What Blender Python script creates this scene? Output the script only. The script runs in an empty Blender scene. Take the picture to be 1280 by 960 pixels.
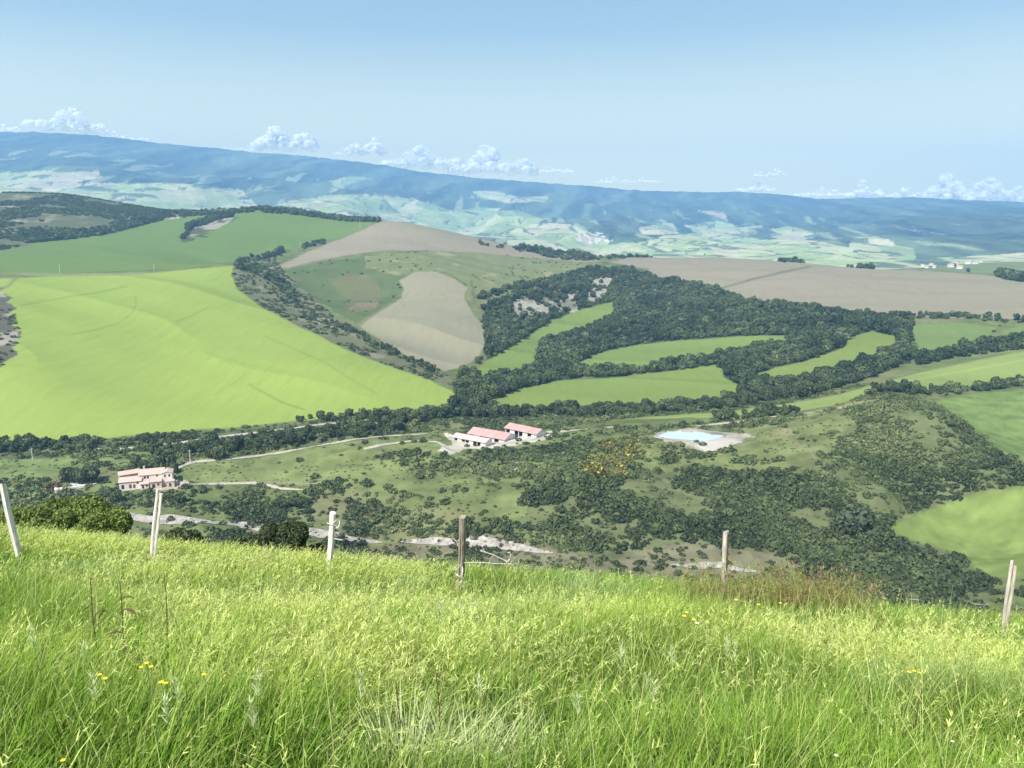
import bpy, math, random
import numpy as np
R = math.radians
random.seed(7)
rng = np.random.default_rng(11)
scn = bpy.context.scene
COL = scn.collection

# ------------------------------------------------------------------ camera
F_PX, CX, CY = 960.0, 640.0, 480.0          # focal length in pixels of a 1280 x 960 frame
HORIZON = 285.0
PITCH = math.atan((CY - HORIZON) / F_PX)
cam_d = bpy.data.cameras.new("camera")
cam_d.sensor_width = 36.0
cam_d.lens = 36.0 * F_PX / 1280.0
cam_d.clip_start = 0.05
cam_d.clip_end = 200000.0
cam = bpy.data.objects.new("camera", cam_d)
COL.objects.link(cam)
cam.location = (0, 0, 0)                      # the eye is the origin; the meadow lies 1.65 m below it
cam.rotation_euler = (math.pi / 2 - PITCH, 0, 0)
scn.camera = cam

# ------------------------------------------------------------------ light
SUN_EL, SUN_AZ = R(49), R(216)                # azimuth clockwise from +Y (view direction): behind, to the left
SUN_DIR = np.array([math.sin(SUN_AZ) * math.cos(SUN_EL), math.cos(SUN_AZ) * math.cos(SUN_EL), math.sin(SUN_EL)])
sun_d = bpy.data.lights.new("sun", 'SUN')
sun_d.energy = 4.0
sun_d.angle = R(0.6)
sun_d.color = (1.0, 0.955, 0.88)
sun = bpy.data.objects.new("sun", sun_d)
COL.objects.link(sun)
from mathutils import Vector
sun.rotation_euler = Vector(SUN_DIR).to_track_quat('Z', 'Y').to_euler()

world = bpy.data.worlds.new("World")
scn.world = world
world.use_nodes = True
wn, wl = world.node_tree.nodes, world.node_tree.links
bg = wn["Background"]
sky = wn.new("ShaderNodeTexSky")
sky.sky_type = 'NISHITA'
sky.sun_disc = False
sky.sun_elevation = SUN_EL
sky.sun_rotation = SUN_AZ
sky.altitude = 400
sky.air_density = 1.0
sky.dust_density = 2.2
sky.ozone_density = 1.0
tint = wn.new("ShaderNodeMix"); tint.data_type = 'RGBA'; tint.blend_type = 'MULTIPLY'; tint.inputs[0].default_value = 1.0
tint.inputs[7].default_value = (0.99, 0.93, 0.86, 1)
wl.new(sky.outputs[0], tint.inputs[6]); 
# paler air towards the horizon
wtc = wn.new("ShaderNodeTexCoord"); wsep = wn.new("ShaderNodeSeparateXYZ"); wl.new(wtc.outputs["Generated"], wsep.inputs[0])
wcr = wn.new("ShaderNodeValToRGB"); wl.new(wsep.outputs[2], wcr.inputs[0])
e = wcr.color_ramp.elements; e[0].position = 0.0; e[0].color = (.84, .79, .43, 1); e[1].position = 0.085; e[1].color = (.80, .76, .43, 1)
for p_, c_ in ((.14, (.56, .595, .43, 1)), (.225, (.26, .36, .41, 1)), (.28, (.195, .30, .385, 1))):
    q_ = e.new(p_); q_.color = c_
wten = wn.new("ShaderNodeVectorMath"); wten.operation = 'SCALE'; wten.inputs["Scale"].default_value = 10.0; wl.new(wcr.outputs[0], wten.inputs[0])
wmr = wn.new("ShaderNodeMapRange"); wl.new(wsep.outputs[2], wmr.inputs[0])
wmr.inputs[1].default_value = 0.28; wmr.inputs[2].default_value = 0.5; wmr.inputs[3].default_value = 1.0; wmr.inputs[4].default_value = 0.0
pale_air = wn.new("ShaderNodeMix"); pale_air.data_type = 'RGBA'; wl.new(wmr.outputs[0], pale_air.inputs[0])
wl.new(tint.outputs[2], pale_air.inputs[6]); wl.new(wten.outputs[0], pale_air.inputs[7])
wl.new(pale_air.outputs[2], bg.inputs[0])
bg.inputs[1].default_value = 0.10

vs = scn.view_settings
scn.display_settings.display_device = 'sRGB'
vs.view_transform = 'Standard'
vs.look = 'None'
vs.gamma = 1.0
vs.use_curve_mapping = False
vs.exposure = 0.85
cy = scn.cycles
cy.use_denoising = True
cy.max_bounces = 6
cy.diffuse_bounces = 3
cy.glossy_bounces = 2
cy.transmission_bounces = 4
cy.transparent_max_bounces = 64
cy.volume_bounces = 1
cy.caustics_reflective = False
cy.caustics_refractive = False

# ------------------------------------------------------------------ helpers
def smooth(x, a, b):
    t = np.clip((x - a) / (b - a), 0, 1)
    return t * t * (3 - 2 * t)

_TAB = np.random.default_rng(5).random((256, 256))
def vnoise(x, y, seed=0):
    x = np.asarray(x, float) + seed * 17.31; y = np.asarray(y, float) + seed * 9.77
    xi = np.floor(x).astype(int); yi = np.floor(y).astype(int)
    fx = x - xi; fy = y - yi
    fx = fx ** 3 * (fx * (6 * fx - 15) + 10); fy = fy ** 3 * (fy * (6 * fy - 15) + 10)
    a = _TAB[xi & 255, yi & 255]; b = _TAB[(xi + 1) & 255, yi & 255]
    c = _TAB[xi & 255, (yi + 1) & 255]; d = _TAB[(xi + 1) & 255, (yi + 1) & 255]
    return (a * (1 - fx) + b * fx) * (1 - fy) + (c * (1 - fx) + d * fx) * fy
def fbm(x, y, oct=4, seed=0, gain=0.5):
    s = 0; amp = 1; tot = 0
    for k in range(oct):
        s = s + amp * (vnoise(x * 2 ** k, y * 2 ** k, seed + k * 3) - 0.5) * 2
        tot += amp; amp *= gain
    return s / tot

cp, sp = math.cos(PITCH), math.sin(PITCH)
def pix_dir(px, py):
    """azimuth and tan(elevation) of the sight line through a point of the 1280 x 960 photograph"""
    px = np.asarray(px, float); py = np.asarray(py, float)
    u = (px - CX) / F_PX; v = -(py - CY) / F_PX
    dx = u; dy = cp + sp * v; dz = -sp + cp * v
    return np.arctan2(dx, dy), dz / np.hypot(dx, dy)
def project(x, y, z):
    d = y * cp - z * sp; v = y * sp + z * cp
    d = np.maximum(d, 1e-3)
    return CX + F_PX * x / d, CY - F_PX * v / d

# ------------------------------------------------------------------ the lie of the land
# (column, row, distance) of points read off the photograph; V() gives a height instead of a distance
CT = []
def D(px, py, r): 
    a, t = pix_dir(px, py); CT.append((float(a), math.log(r), float(t)))
def V(px, py, z):
    a, t = pix_dir(px, py); r = z / float(t); CT.append((float(a), math.log(r), float(t)))
for px in (-250, 0, 200, 400, 640, 880, 1080, 1280, 1530):
    D(px, 800, 60); D(px, 800, 110); D(px, 790, 180); D(px, 772, 260)
for p in [(-200,640,-166),(0,640,-166),(200,650,-168),(400,665,-168),(600,680,-168),(700,690,-167),(880,705,-166),
          (1000,740,-166),(1180,745,-168),(1280,740,-168),(1480,735,-168),
          (0,590,-159),(185,603,-161),(350,612,-163),(0,560,-156),(200,562,-156),(400,562,-155),(450,620,-162),
          (500,580,-154),(560,600,-155),(650,640,-159),(540,640,-162),(600,552,-151),(700,540,-150),(780,530,-148),(720,600,-153),
          (620,600,-153),(760,640,-158),(860,550,-146),(800,590,-152),(960,552,-142),(1110,500,-126),(1040,515,-133),(950,528,-141),
          (1000,690,-162),(900,660,-158),(800,660,-159),(1100,620,-148),(1050,580,-142),(980,610,-150),(1110,545,-133),(900,600,-151),
          (1200,650,-163),(1280,615,-158),(1130,668,-164),(1250,700,-167),(1200,590,-146),(1480,600,-158),(1480,690,-166),
          (0,552,-155),(150,548,-155),(300,535,-155),(400,522,-154),(500,512,-153),(-200,555,-155),
          (900,518,-146),(1000,505,-143)]: V(*p)
for p in [(1180,530,560),(1250,578,520),(1200,510,700),(1275,560,650),(1230,535,670),(1300,500,760),(1110,487,690),(1200,490,740),
          (1280,455,900),(1200,465,860),(1480,440,950),(1480,520,740),
          (650,520,665),(570,497,700),(800,485,780),(900,480,790),(650,493,745),(850,440,980),(960,430,1000),(740,455,930),
          (720,400,1250),(620,462,900),(680,430,1080),(760,380,1380),(1040,440,930),(1100,425,1000),(1000,465,850),(1180,420,1050),
          (1280,415,1080),(1480,410,1080),(850,400,1200),(950,400,1150),(800,360,1500),(1000,400,1170),(1100,398,1190),
          (900,350,1560),(830,332,1800),(1000,385,1280),(1150,390,1230),(1280,395,1210),(1100,345,1600),(1280,368,1420),
          (800,324,1950),(900,321,2000),(960,325,1950),(1060,332,1880),(1150,340,1760),(1220,344,1700),(1280,352,1600),(1480,360,1500),
          (720,331,2500),(850,331,2600),(960,335,2600),(1060,340,2500),
          (490,277,2000),(440,289,1950),(560,292,1970),(620,307,1950),(700,322,1930),
          (500,310,1700),(400,330,1600),(350,336,1600),(545,340,1450),(450,350,1400),(650,340,1620),(720,346,1600),(600,372,1270),
          (520,400,1080),(460,410,1050),(560,462,880),(600,420,1050),(400,370,1300),(660,372,1350),(640,400,1200),
          (490,296,2600),(600,325,2600),
          (290,331,1300),(200,338,1280),(100,343,1270),(0,344,1270),(-200,345,1300),
          (100,450,830),(250,430,880),(400,450,800),(350,400,960),(480,470,760),(300,360,1150),(100,380,1060),(0,400,980),(-200,420,920),
          (200,490,745),(0,490,745),
          (350,370,1170),(400,400,1020),(470,435,900),(540,468,800),
          (150,320,1600),(0,312,1650),(300,300,1850),(400,300,1900),(-200,315,1650),(60,340,1400),
          (300,263,2250),(380,267,2250),(430,273,2200),(200,277,2200),(0,300,1850),(100,272,2200),(0,246,2600),(80,242,2700),(200,262,2600),(-200,250,2600),
          (0,262,3300),(300,290,3000),(-200,265,3300),
          (1280,328,2800),(1180,333,2700),(1100,341,2700),(1230,342,2300),(1480,335,2700),(1280,352,2100),
          (640,340,3300),(900,340,3300),(1280,338,3500)]: D(*p)
CT = np.array(CT)

def tps_fit(P, lam=2e-5, power=None):
    A = P[:, :2]; n = len(A)
    d = np.hypot(A[:, None, 0] - A[None, :, 0], A[:, None, 1] - A[None, :, 1])
    K = np.where(d > 0, d ** 2 * np.log(d + 1e-12), 0) + lam * np.eye(n)
    Q = np.c_[np.ones(n), A]
    M = np.block([[K, Q], [Q.T, np.zeros((3, 3))]])
    return np.linalg.solve(M, np.r_[P[:, 2], 0, 0, 0])
def tps_eval(P, w, a, l):
    sh = np.shape(a); a = np.ravel(a); l = np.ravel(l); out = np.empty(len(a)); n = len(P)
    for s in range(0, len(a), 40000):
        da = a[s:s+40000, None] - P[None, :, 0]; dl = l[s:s+40000, None] - P[None, :, 1]
        d2 = da * da + dl * dl + 1e-14
        out[s:s+40000] = (0.5 * d2 * np.log(d2)) @ w[:n] + w[n] + w[n+1] * a[s:s+40000] + w[n+2] * l[s:s+40000]
    return out.reshape(sh)
W_MID = tps_fit(CT)

CF = []
RIDGE_X = [-300, 0, 60, 130, 200, 260, 330, 400, 450, 500, 540, 580, 650, 700, 760, 830, 900, 960, 1020, 1080, 1130, 1180, 1230, 1280, 1560]
RIDGE_Y = [168, 165, 165, 172, 179, 186, 190, 197, 203, 211, 219, 218, 227, 234, 234, 240, 238, 243, 248, 251, 247, 250, 251, 253, 258]
def ridge_y(px): return np.interp(px, RIDGE_X, RIDGE_Y)
for px in range(-300, 1600, 95):
    ry = float(ridge_y(px)); k = np.clip(px / 1280, 0, 1)
    base = 300 + 26 * min(1, max(0, px - 150) / 500)
    for r, f in ((3300, 1.10), (4500, 0.97), (6500, 0.78), (8500, 0.56), (10500, 0.30), (13000, 0.0), (16000, 0.5)):
        py = ry + (base - ry) * f
        a, t = pix_dir(px, py); CF.append((float(a), math.log(r), float(t)))
CF = np.array(CF)
W_FAR = tps_fit(CF, 1e-7)

def near_z(x, y):
    yc = 13.6 - 0.33 * x + 0.8 * np.sin(x * 0.35 + 1)
    z = -1.65 - 0.374 * y - 0.055 * x + 0.10 * fbm(x * 0.35, y * 0.35, 3, 2)
    e = np.maximum(y - yc, 0)
    return z - 0.32 * (np.sqrt(e * e + 9) - 3)

POND_PX = [(812,546),(830,538),(862,536),(900,541),(925,545),(912,556),(888,568),(872,564),(842,552)]
POND_A = None
def land_t(a, r):
    """tan of the elevation angle under which the ground lies at azimuth a, distance r"""
    l = np.log(r); x = r * np.sin(a); y = r * np.cos(a)
    t = tps_eval(CT, W_MID, a, np.clip(l, math.log(50), math.log(3600)))
    z = t * r
    bump = smooth(r, 280, 340) * (1 - smooth(r, 560, 680))
    z = z + bump * (4.6 * fbm(x / 48, y / 48, 3, 1) + 2.0 * np.abs(fbm(x / 26, y / 26, 3, 8)) - 0.5)
    mid = smooth(r, 600, 720) * (1 - smooth(r, 2800, 3400))
    z = z + mid * (6.0 * fbm(x / 300, y / 300, 2, 4) + 0.25 * fbm(x / 90, y / 90, 2, 6))
    fold = smooth(r, 640, 760) * (1 - smooth(r, 1500, 2100))
    p = (x * .42 + y * .9) / 120; q = (x * .9 - y * .42) / 620
    z = z + fold * 5.0 * (0.55 - np.abs(fbm(p + .25 * fbm(x / 200, y / 200, 2, 34), q, 2, 33)) * 2)
    t = z / r
    far = smooth(l, math.log(2900), math.log(3900))
    tf = tps_eval(CF, W_FAR, a, np.maximum(l, math.log(2900)))
    rise = smooth(r, 3800, 6500) * (1 - smooth(r, 9000, 12300))
    spur = 1 - np.abs(fbm(x / 1500 + 0.3 * fbm(x / 900, y / 900, 2, 31), y / 3800, 4, 21)) * 2
    tf = tf + rise * 0.020 * spur + rise * 0.006 * fbm(x / 500, y / 700, 4, 25)
    tf = tf + smooth(r, 9000, 12500) * (0.0011 * fbm(a * 22, r / 2500, 4, 28) + 0.0011 * fbm(a * 130, r / 900, 3, 29))
    t = t * (1 - far) + tf * far
    nz = near_z(x, np.minimum(y, 400)) - 0.35 * smooth(r, 20, 30)
    k = smooth(l, math.log(32), math.log(85))
    return np.where(r < 90, (nz / r) * (1 - k) + t * k, t)

A0, A1 = R(-42), R(42)
NA = 950
AZ = np.linspace(A0, A1, NA)
RR = np.r_[np.geomspace(16, 250, 90)[:-1], np.geomspace(250, 3400, 580)[:-1], np.geomspace(3400, 13400, 230)]
AA, RG = np.meshgrid(AZ, RR)
TG = land_t(AA, RG)
NR = len(RR); LR = np.log(RR)

# pond: a level bowl in the clay beside the knoll
def inside(px, py, poly):
    px = np.asarray(px); py = np.asarray(py); c = np.zeros(np.shape(px), bool)
    n = len(poly); j = n - 1
    for i in range(n):
        xi, yi = poly[i]; xj, yj = poly[j]
        if yi != yj:
            c ^= ((yi > py) != (yj > py)) & (px < (xj - xi) * (py - yi) / (yj - yi) + xi)
        j = i
    return c

def cast(px, py, rmin=60.0):
    """first point of the land met by the sight line (azimuth, distance, z)"""
    a, t = pix_dir(px, py); a = np.atleast_1d(a); t = np.atleast_1d(t)
    ia = np.clip((a - A0) / (A1 - A0) * (NA - 1), 0, NA - 1.001); i0 = ia.astype(int); f = ia - i0
    k0 = np.searchsorted(RR, rmin)
    out = np.empty(len(a))
    for n in range(len(a)):
        c = TG[:, i0[n]] * (1 - f[n]) + TG[:, i0[n] + 1] * f[n]
        hit = np.nonzero(c[k0:] >= t[n])[0]
        if len(hit) == 0:
            out[n] = RR[k0 + np.argmax(c[k0:])]
        else:
            k = k0 + hit[0]
            if k == k0: out[n] = RR[k]
            else:
                w = (t[n] - c[k-1]) / (c[k] - c[k-1] + 1e-12)
                out[n] = math.exp(LR[k-1] + np.clip(w, 0, 1) * (LR[k] - LR[k-1]))
    return a, out
def land_z(x, y):
    x = np.asarray(x, float); y = np.asarray(y, float)
    r = np.hypot(x, y); a = np.arctan2(x, y)
    ia = np.clip((a - A0) / (A1 - A0) * (NA - 1), 0, NA - 1.001); i0 = ia.astype(int); fa = ia - i0
    ir = np.interp(np.log(np.maximum(r, RR[0])), LR, np.arange(NR)); ir = np.clip(ir, 0, NR - 1.001); j0 = ir.astype(int); fr = ir - j0
    Z = TG * RG if 'ZG' not in globals() else ZG
    return (Z[j0, i0] * (1 - fa) + Z[j0, i0 + 1] * fa) * (1 - fr) + (Z[j0 + 1, i0] * (1 - fa) + Z[j0 + 1, i0 + 1] * fa) * fr
def ground(px, py, rmin=60.0):
    a, r = cast(px, py, rmin)
    x = r * np.sin(a); y = r * np.cos(a)
    return np.c_[x, y, land_z(x, y)]
ZG = TG * RG
XG = RG * np.sin(AA); YG = RG * np.cos(AA)
PXG, PYG = project(XG, YG, ZG)
pm = inside(PXG, PYG, POND_PX) & (RG > 400) & (RG < 700)
POND_Z = float(ground([862], [544])[0, 2])
ip = inside(PXG, PYG, [(822,546),(838,540),(870,540),(905,545),(880,553),(850,550)]) & (RG > 400) & (RG < 700)
ZG[pm] = POND_Z + 0.5 + 0.3 * (ZG[pm] - POND_Z)
ZG[ip] = POND_Z - 1.0
TG = ZG / RG
PXG, PYG = project(XG, YG, ZG)
VIS = TG >= np.maximum.accumulate(np.where(RG > 60, TG, -9), axis=0) - 0.006

# ------------------------------------------------------------------ object helpers
def tag(o, label=None, cat=None, group=None, kind=None):
    if label: o["label"] = label
    if cat: o["category"] = cat
    if group: o["group"] = group
    if kind: o["kind"] = kind
    return o
def empty(name, loc, rz=0.0):
    o = bpy.data.objects.new(name, None); COL.objects.link(o)
    o.empty_display_size = 0.3; o.location = loc; o.rotation_euler = (0, 0, rz)
    return o
def link_mesh(name, me, mat=None, parent=None, loc=None):
    if mat and not me.materials: me.materials.append(mat)
    o = bpy.data.objects.new(name, me); COL.objects.link(o)
    if parent is not None: o.parent = parent
    if loc is not None: o.location = loc
    return o
def np_mesh(name, verts, faces, smooth_shade=False, col=None):
    """verts (n,3); faces (m,k) with k = 3 or 4"""
    verts = np.asarray(verts, np.float32); faces = np.asarray(faces, np.int32)
    me = bpy.data.meshes.new(name); m, k = faces.shape
    me.vertices.add(len(verts)); me.vertices.foreach_set("co", verts.ravel())
    me.loops.add(m * k); me.loops.foreach_set("vertex_index", faces.ravel())
    me.polygons.add(m); me.polygons.foreach_set("loop_start", np.arange(0, m * k, k, dtype=np.int32))
    me.polygons.foreach_set("use_smooth", np.full(m, smooth_shade, bool))
    me.update(calc_edges=True)
    if col is not None:
        at = me.attributes.new("Col", 'FLOAT_COLOR', 'POINT')
        c = np.ones((len(verts), 4), np.float32); c[:, :3] = col
        at.data.foreach_set("color", c.ravel())
    return me

class MB:
    """collects boxes, prisms and tubes; build() links them as one mesh"""
    def __init__(s): s.v = []; s.f = []
    def add(s, vs, fs):
        n = len(s.v); s.v += [tuple(map(float, v)) for v in vs]; s.f += [tuple(i + n for i in f) for f in fs]; return s
    def box(s, x0, y0, z0, x1, y1, z1):
        return s.add([(x0,y0,z0),(x1,y0,z0),(x1,y1,z0),(x0,y1,z0),(x0,y0,z1),(x1,y0,z1),(x1,y1,z1),(x0,y1,z1)],
                     [(0,3,2,1),(4,5,6,7),(0,1,5,4),(1,2,6,5),(2,3,7,6),(3,0,4,7)])
    def prism(s, pts, y0, y1):
        """a profile in the x-z plane drawn out along y"""
        n = len(pts)
        vs = [(x, y0, z) for x, z in pts] + [(x, y1, z) for x, z in pts]
        return s.add(vs, [tuple(range(n)), tuple(range(2*n-1, n-1, -1))] + [(i, i+n, (i+1) % n + n, (i+1) % n) for i in range(n)])
    def prismx(s, pts, x0, x1):
        n = len(pts)
        vs = [(x0, y, z) for y, z in pts] + [(x1, y, z) for y, z in pts]
        return s.add(vs, [tuple(range(n-1, -1, -1)), tuple(range(n, 2*n))] + [(i, (i+1) % n, (i+1) % n + n, i+n) for i in range(n)])
    def tube(s, pts, rad, k=6, cap=True):
        pts = [np.array(p, float) for p in pts]; n0 = len(s.v); m = len(pts)
        rads = rad if hasattr(rad, '__len__') else [rad] * m
        for i, p in enumerate(pts):
            d = pts[min(i+1, m-1)] - pts[max(i-1, 0)]; d = d / (np.linalg.norm(d) + 1e-9)
            u = np.cross(d, (0.13, 0.31, 0.94) if abs(d[2]) < 0.9 else (1, 0.1, 0)); u /= np.linalg.norm(u); w = np.cross(d, u)
            for j in range(k):
                q = p + rads[i] * (math.cos(2*math.pi*j/k) * u + math.sin(2*math.pi*j/k) * w); s.v.append(tuple(q))
        for i in range(m - 1):
            for j in range(k):
                s.f.append((n0+i*k+j, n0+i*k+(j+1) % k, n0+(i+1)*k+(j+1) % k, n0+(i+1)*k+j))
        if cap:
            s.f.append(tuple(n0+j for j in range(k-1, -1, -1))); s.f.append(tuple(n0+(m-1)*k+j for j in range(k)))
        return s
    def mesh(s, name):
        me = bpy.data.meshes.new(name); me.from_pydata(s.v, [], s.f); me.update(); return me
    def build(s, name, mat, parent=None, loc=None):
        return link_mesh(name, s.mesh(name), mat, parent, loc)

# ------------------------------------------------------------------ materials
def nodes(name):
    m = bpy.data.materials.new(name); m.use_nodes = True
    nt = m.node_tree; b = nt.nodes["Principled BSDF"]
    return m, nt, b
def N(nt, t, **kw):
    n = nt.nodes.new(t)
    for k, v in kw.items(): setattr(n, k, v)
    return n
def noise_mat(name, c1, c2, scale=2.0, detail=5, rough=0.9, spec=0.2, bump=0.0, stretch=None, c3=None):
    """two or three colours mingled by noise in object space"""
    m, nt, b = nodes(name); L = nt.links.new
    tc = N(nt, "ShaderNodeTexCoord"); mp = N(nt, "ShaderNodeMapping"); L(tc.outputs["Object"], mp.inputs[0])
    if stretch: mp.inputs["Scale"].default_value = stretch
    no = N(nt, "ShaderNodeTexNoise"); no.inputs["Scale"].default_value = scale; no.inputs["Detail"].default_value = detail
    no.inputs["Roughness"].default_value = 0.65
    L(mp.outputs[0], no.inputs["Vector"])
    cr = N(nt, "ShaderNodeValToRGB"); L(no.outputs[0], cr.inputs[0])
    cr.color_ramp.elements[0].position = 0.32; cr.color_ramp.elements[0].color = (*c1, 1)
    cr.color_ramp.elements[1].position = 0.68; cr.color_ramp.elements[1].color = (*c2, 1)
    if c3:
        e = cr.color_ramp.elements.new(0.5); e.color = (*c3, 1)
    L(cr.outputs[0], b.inputs["Base Color"])
    b.inputs["Roughness"].default_value = rough; b.inputs["Specular IOR Level"].default_value = spec
    if bump:
        bp = N(nt, "ShaderNodeBump"); bp.inputs["Strength"].default_value = bump; L(no.outputs[0], bp.inputs["Height"]); L(bp.outputs[0], b.inputs["Normal"])
    return m
def land_mat(name, s1, s2, amp=0.25):
    """the ground: its own colours (attribute) broken up by two scales of noise"""
    m, nt, b = nodes(name); L = nt.links.new
    at = N(nt, "ShaderNodeAttribute", attribute_name="Col")
    geo = N(nt, "ShaderNodeNewGeometry")
    last = at.outputs["Color"]
    for s, k in ((s1, amp), (s2, amp * 0.8)):
        no = N(nt, "ShaderNodeTexNoise"); no.inputs["Scale"].default_value = s; no.inputs["Detail"].default_value = 4
        L(geo.outputs["Position"], no.inputs["Vector"])
        mr = N(nt, "ShaderNodeMapRange"); L(no.outputs[0], mr.inputs[0])
        mr.inputs[1].default_value = 0.25; mr.inputs[2].default_value = 0.75
        mr.inputs[3].default_value = 1 - k; mr.inputs[4].default_value = 1 + k
        vm = N(nt, "ShaderNodeVectorMath", operation='SCALE'); L(last, vm.inputs[0]); L(mr.outputs[0], vm.inputs["Scale"]); last = vm.outputs[0]
    L(last, b.inputs["Base Color"])
    b.inputs["Roughness"].default_value = 1.0; b.inputs["Specular IOR Level"].default_value = 0.0
    return m
def leaf_mat(name, c1, c2, trans=0.25, attr=False, spread=0.35):
    """foliage: colour varies from plant to plant (object random or attribute) and from clump to clump"""
    m, nt, b = nodes(name); L = nt.links.new
    geo = N(nt, "ShaderNodeNewGeometry")
    no = N(nt, "ShaderNodeTexNoise"); no.inputs["Scale"].default_value = 0.7; no.inputs["Detail"].default_value = 5
    L(geo.outputs["Position"], no.inputs["Vector"])
    if attr:
        at = N(nt, "ShaderNodeAttribute", attribute_name="Col"); base = at.outputs["Color"]
    else:
        oi = N(nt, "ShaderNodeObjectInfo"); mx = N(nt, "ShaderNodeMix", data_type='RGBA')
        mx.inputs[6].default_value = (*c1, 1); mx.inputs[7].default_value = (*c2, 1)
        L(oi.outputs["Random"], mx.inputs[0]); base = mx.outputs[2]
    rn = N(nt, "ShaderNodeMath", operation='ADD'); L(geo.outputs["Random Per Island"], rn.inputs[0]); L(no.outputs[0], rn.inputs[1])
    mr = N(nt, "ShaderNodeMapRange"); L(rn.outputs[0], mr.inputs[0]); mr.inputs[1].default_value = 0.35; mr.inputs[2].default_value = 1.65
    mr.inputs[3].default_value = 1 - spread; mr.inputs[4].default_value = 1 + spread
    vm = N(nt, "ShaderNodeVectorMath", operation='SCALE'); L(base, vm.inputs[0]); L(mr.outputs[0], vm.inputs["Scale"])
    L(vm.outputs[0], b.inputs["Base Color"])
    b.inputs["Roughness"].default_value = 0.75; b.inputs["Specular IOR Level"].default_value = 0.15
    tr = N(nt, "ShaderNodeBsdfTranslucent"); L(vm.outputs[0], tr.inputs[0])
    ms = N(nt, "ShaderNodeMixShader"); ms.inputs[0].default_value = trans
    L(b.outputs[0], ms.inputs[1]); L(tr.outputs[0], ms.inputs[2])
    L(ms.outputs[0], nt.nodes["Material Output"].inputs[0])
    return m

# ------------------------------------------------------------------ what grows or lies where (outlines read off the photograph, cast onto the land)
GULLY = [(-40,355),(0,362),(10,372),(20,390),(22,415),(20,432),(12,450),(0,462),(-40,480)]
P_BRIGHT = [(-400,347),(0,347),(60,345),(150,343),(230,337),(293,331),(290,345),(298,362),(330,385),(380,410),(430,435),(480,455),(530,472),(565,488),(576,500),(565,508),(520,512),(460,516),(410,524),(340,530),(280,536),(200,542),(140,548),(60,552),(-400,552)]
P_DARK = [(-400,320),(0,313),(60,300),(130,292),(200,276),(262,266),(300,258),(340,258),(420,268),(470,270),(478,279),(440,296),(400,302),(380,310),(340,315),(310,325),(240,335),(150,340),(50,343),(-400,344)]
P_BLADE = [(226,300),(236,287),(252,278),(270,270),(288,264),(292,272),(284,280),(262,290),(242,299)]
P_LSCRUB = [(-400,230),(0,235),(80,235),(130,245),(190,258),(250,262),(300,262),(262,268),(200,276),(130,292),(60,300),(0,313),(-400,320)]
P_CONE = [(345,335),(360,326),(385,314),(420,300),(450,288),(478,276),(510,270),(560,285),(620,300),(700,316),(760,327),(720,328),(650,323),(600,317),(540,314),(470,314),(410,324),(360,336)]
P_SLOPE = [(350,340),(410,326),(455,322),(458,335),(500,347),(507,360),(490,375),(470,390),(445,405),(420,390),(390,370),(360,350)]
P_WORN = [(415,350),(440,338),(462,345),(478,365),(470,385),(440,392),(430,372)]
P_PALE = [(455,320),(540,313),(620,318),(700,325),(752,330),(740,345),(700,360),(660,370),(620,380),(600,378),(575,375),(585,355),(560,340),(520,337),(500,345),(458,335)]
P_GLASS = [(498,350),(520,338),(545,338),(570,348),(585,360),(580,372),(590,390),(605,405),(607,430),(600,447),(580,460),(555,465),(520,450),(480,430),(447,408),(470,392),(500,372),(505,362)]
P_TRI = [(770,376),(765,395),(740,410),(700,420),(675,430),(672,460),(640,468),(600,472),(575,468),(610,450),(650,425),(690,400),(730,385)]
P_F9 = [(712,458),(750,440),(800,430),(860,424),(940,419),(990,419),(982,430),(920,440),(870,450),(800,462),(740,462)]
P_F10 = [(618,500),(650,485),(700,475),(780,470),(850,462),(900,455),(905,470),(940,490),(900,500),(820,506),(760,507),(700,509),(640,510)]
P_F11 = [(942,468),(970,458),(1010,450),(1050,435),(1065,420),(1090,414),(1120,420),(1122,432),(1080,450),(1040,465),(1000,475),(965,482),(945,478)]
P_F12 = [(1140,405),(1200,402),(1250,408),(1230,425),(1190,440),(1150,445),(1142,425)]
P_F13 = [(1252,412),(1280,405),(1600,400),(1600,418),(1280,422),(1258,425)]
P_STRIP = [(1600,420),(1280,438),(1220,450),(1150,465),(1090,480),(1050,492),(980,505),(900,515),(820,520),(760,525),(750,535),(800,535),(880,528),(960,520),(1040,508),(1090,492),(1150,488),(1210,486),(1280,473),(1600,450)]
P_F15 = [(1165,502),(1200,494),(1280,486),(1600,470),(1600,600),(1280,582),(1250,566),(1215,540),(1190,518)]
P_F16 = [(1103,662),(1150,640),(1200,625),(1230,613),(1280,608),(1600,600),(1600,720),(1240,722),(1220,710),(1200,692),(1150,679)]
P_PLAT = [(757,328),(800,318),(880,316),(960,320),(1060,328),(1150,337),(1230,343),(1280,349),(1600,355),(1600,405),(1280,400),(1200,398),(1100,395),(1060,390),(1000,380),(930,375),(900,360),(830,350),(800,345),(810,337)]
P_WOOD = [(575,470),(610,450),(606,405),(604,385),(640,370),(700,354),(745,337),(780,334),(812,346),(850,352),(900,362),(930,376),(1000,382),(1060,392),(1140,397),(1138,425),(1150,446),(1110,462),(1060,482),(1000,498),(960,502),(930,500),(905,500),(940,490),(905,470),(900,455),(850,462),(780,470),(700,475),(650,485),(618,500),(590,512),(570,520),(560,500)]
P_CLIFF = [[(636,386),(652,370),(668,376),(680,370),(695,378),(696,394),(672,394),(650,396)],[(694,380),(712,364),(724,370),(720,386),(704,391)],[(730,376),(740,352),(756,342),(768,350),(760,366),(746,377)],[(622,592),(630,576),(640,574),(646,588),(640,594)]]
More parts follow.
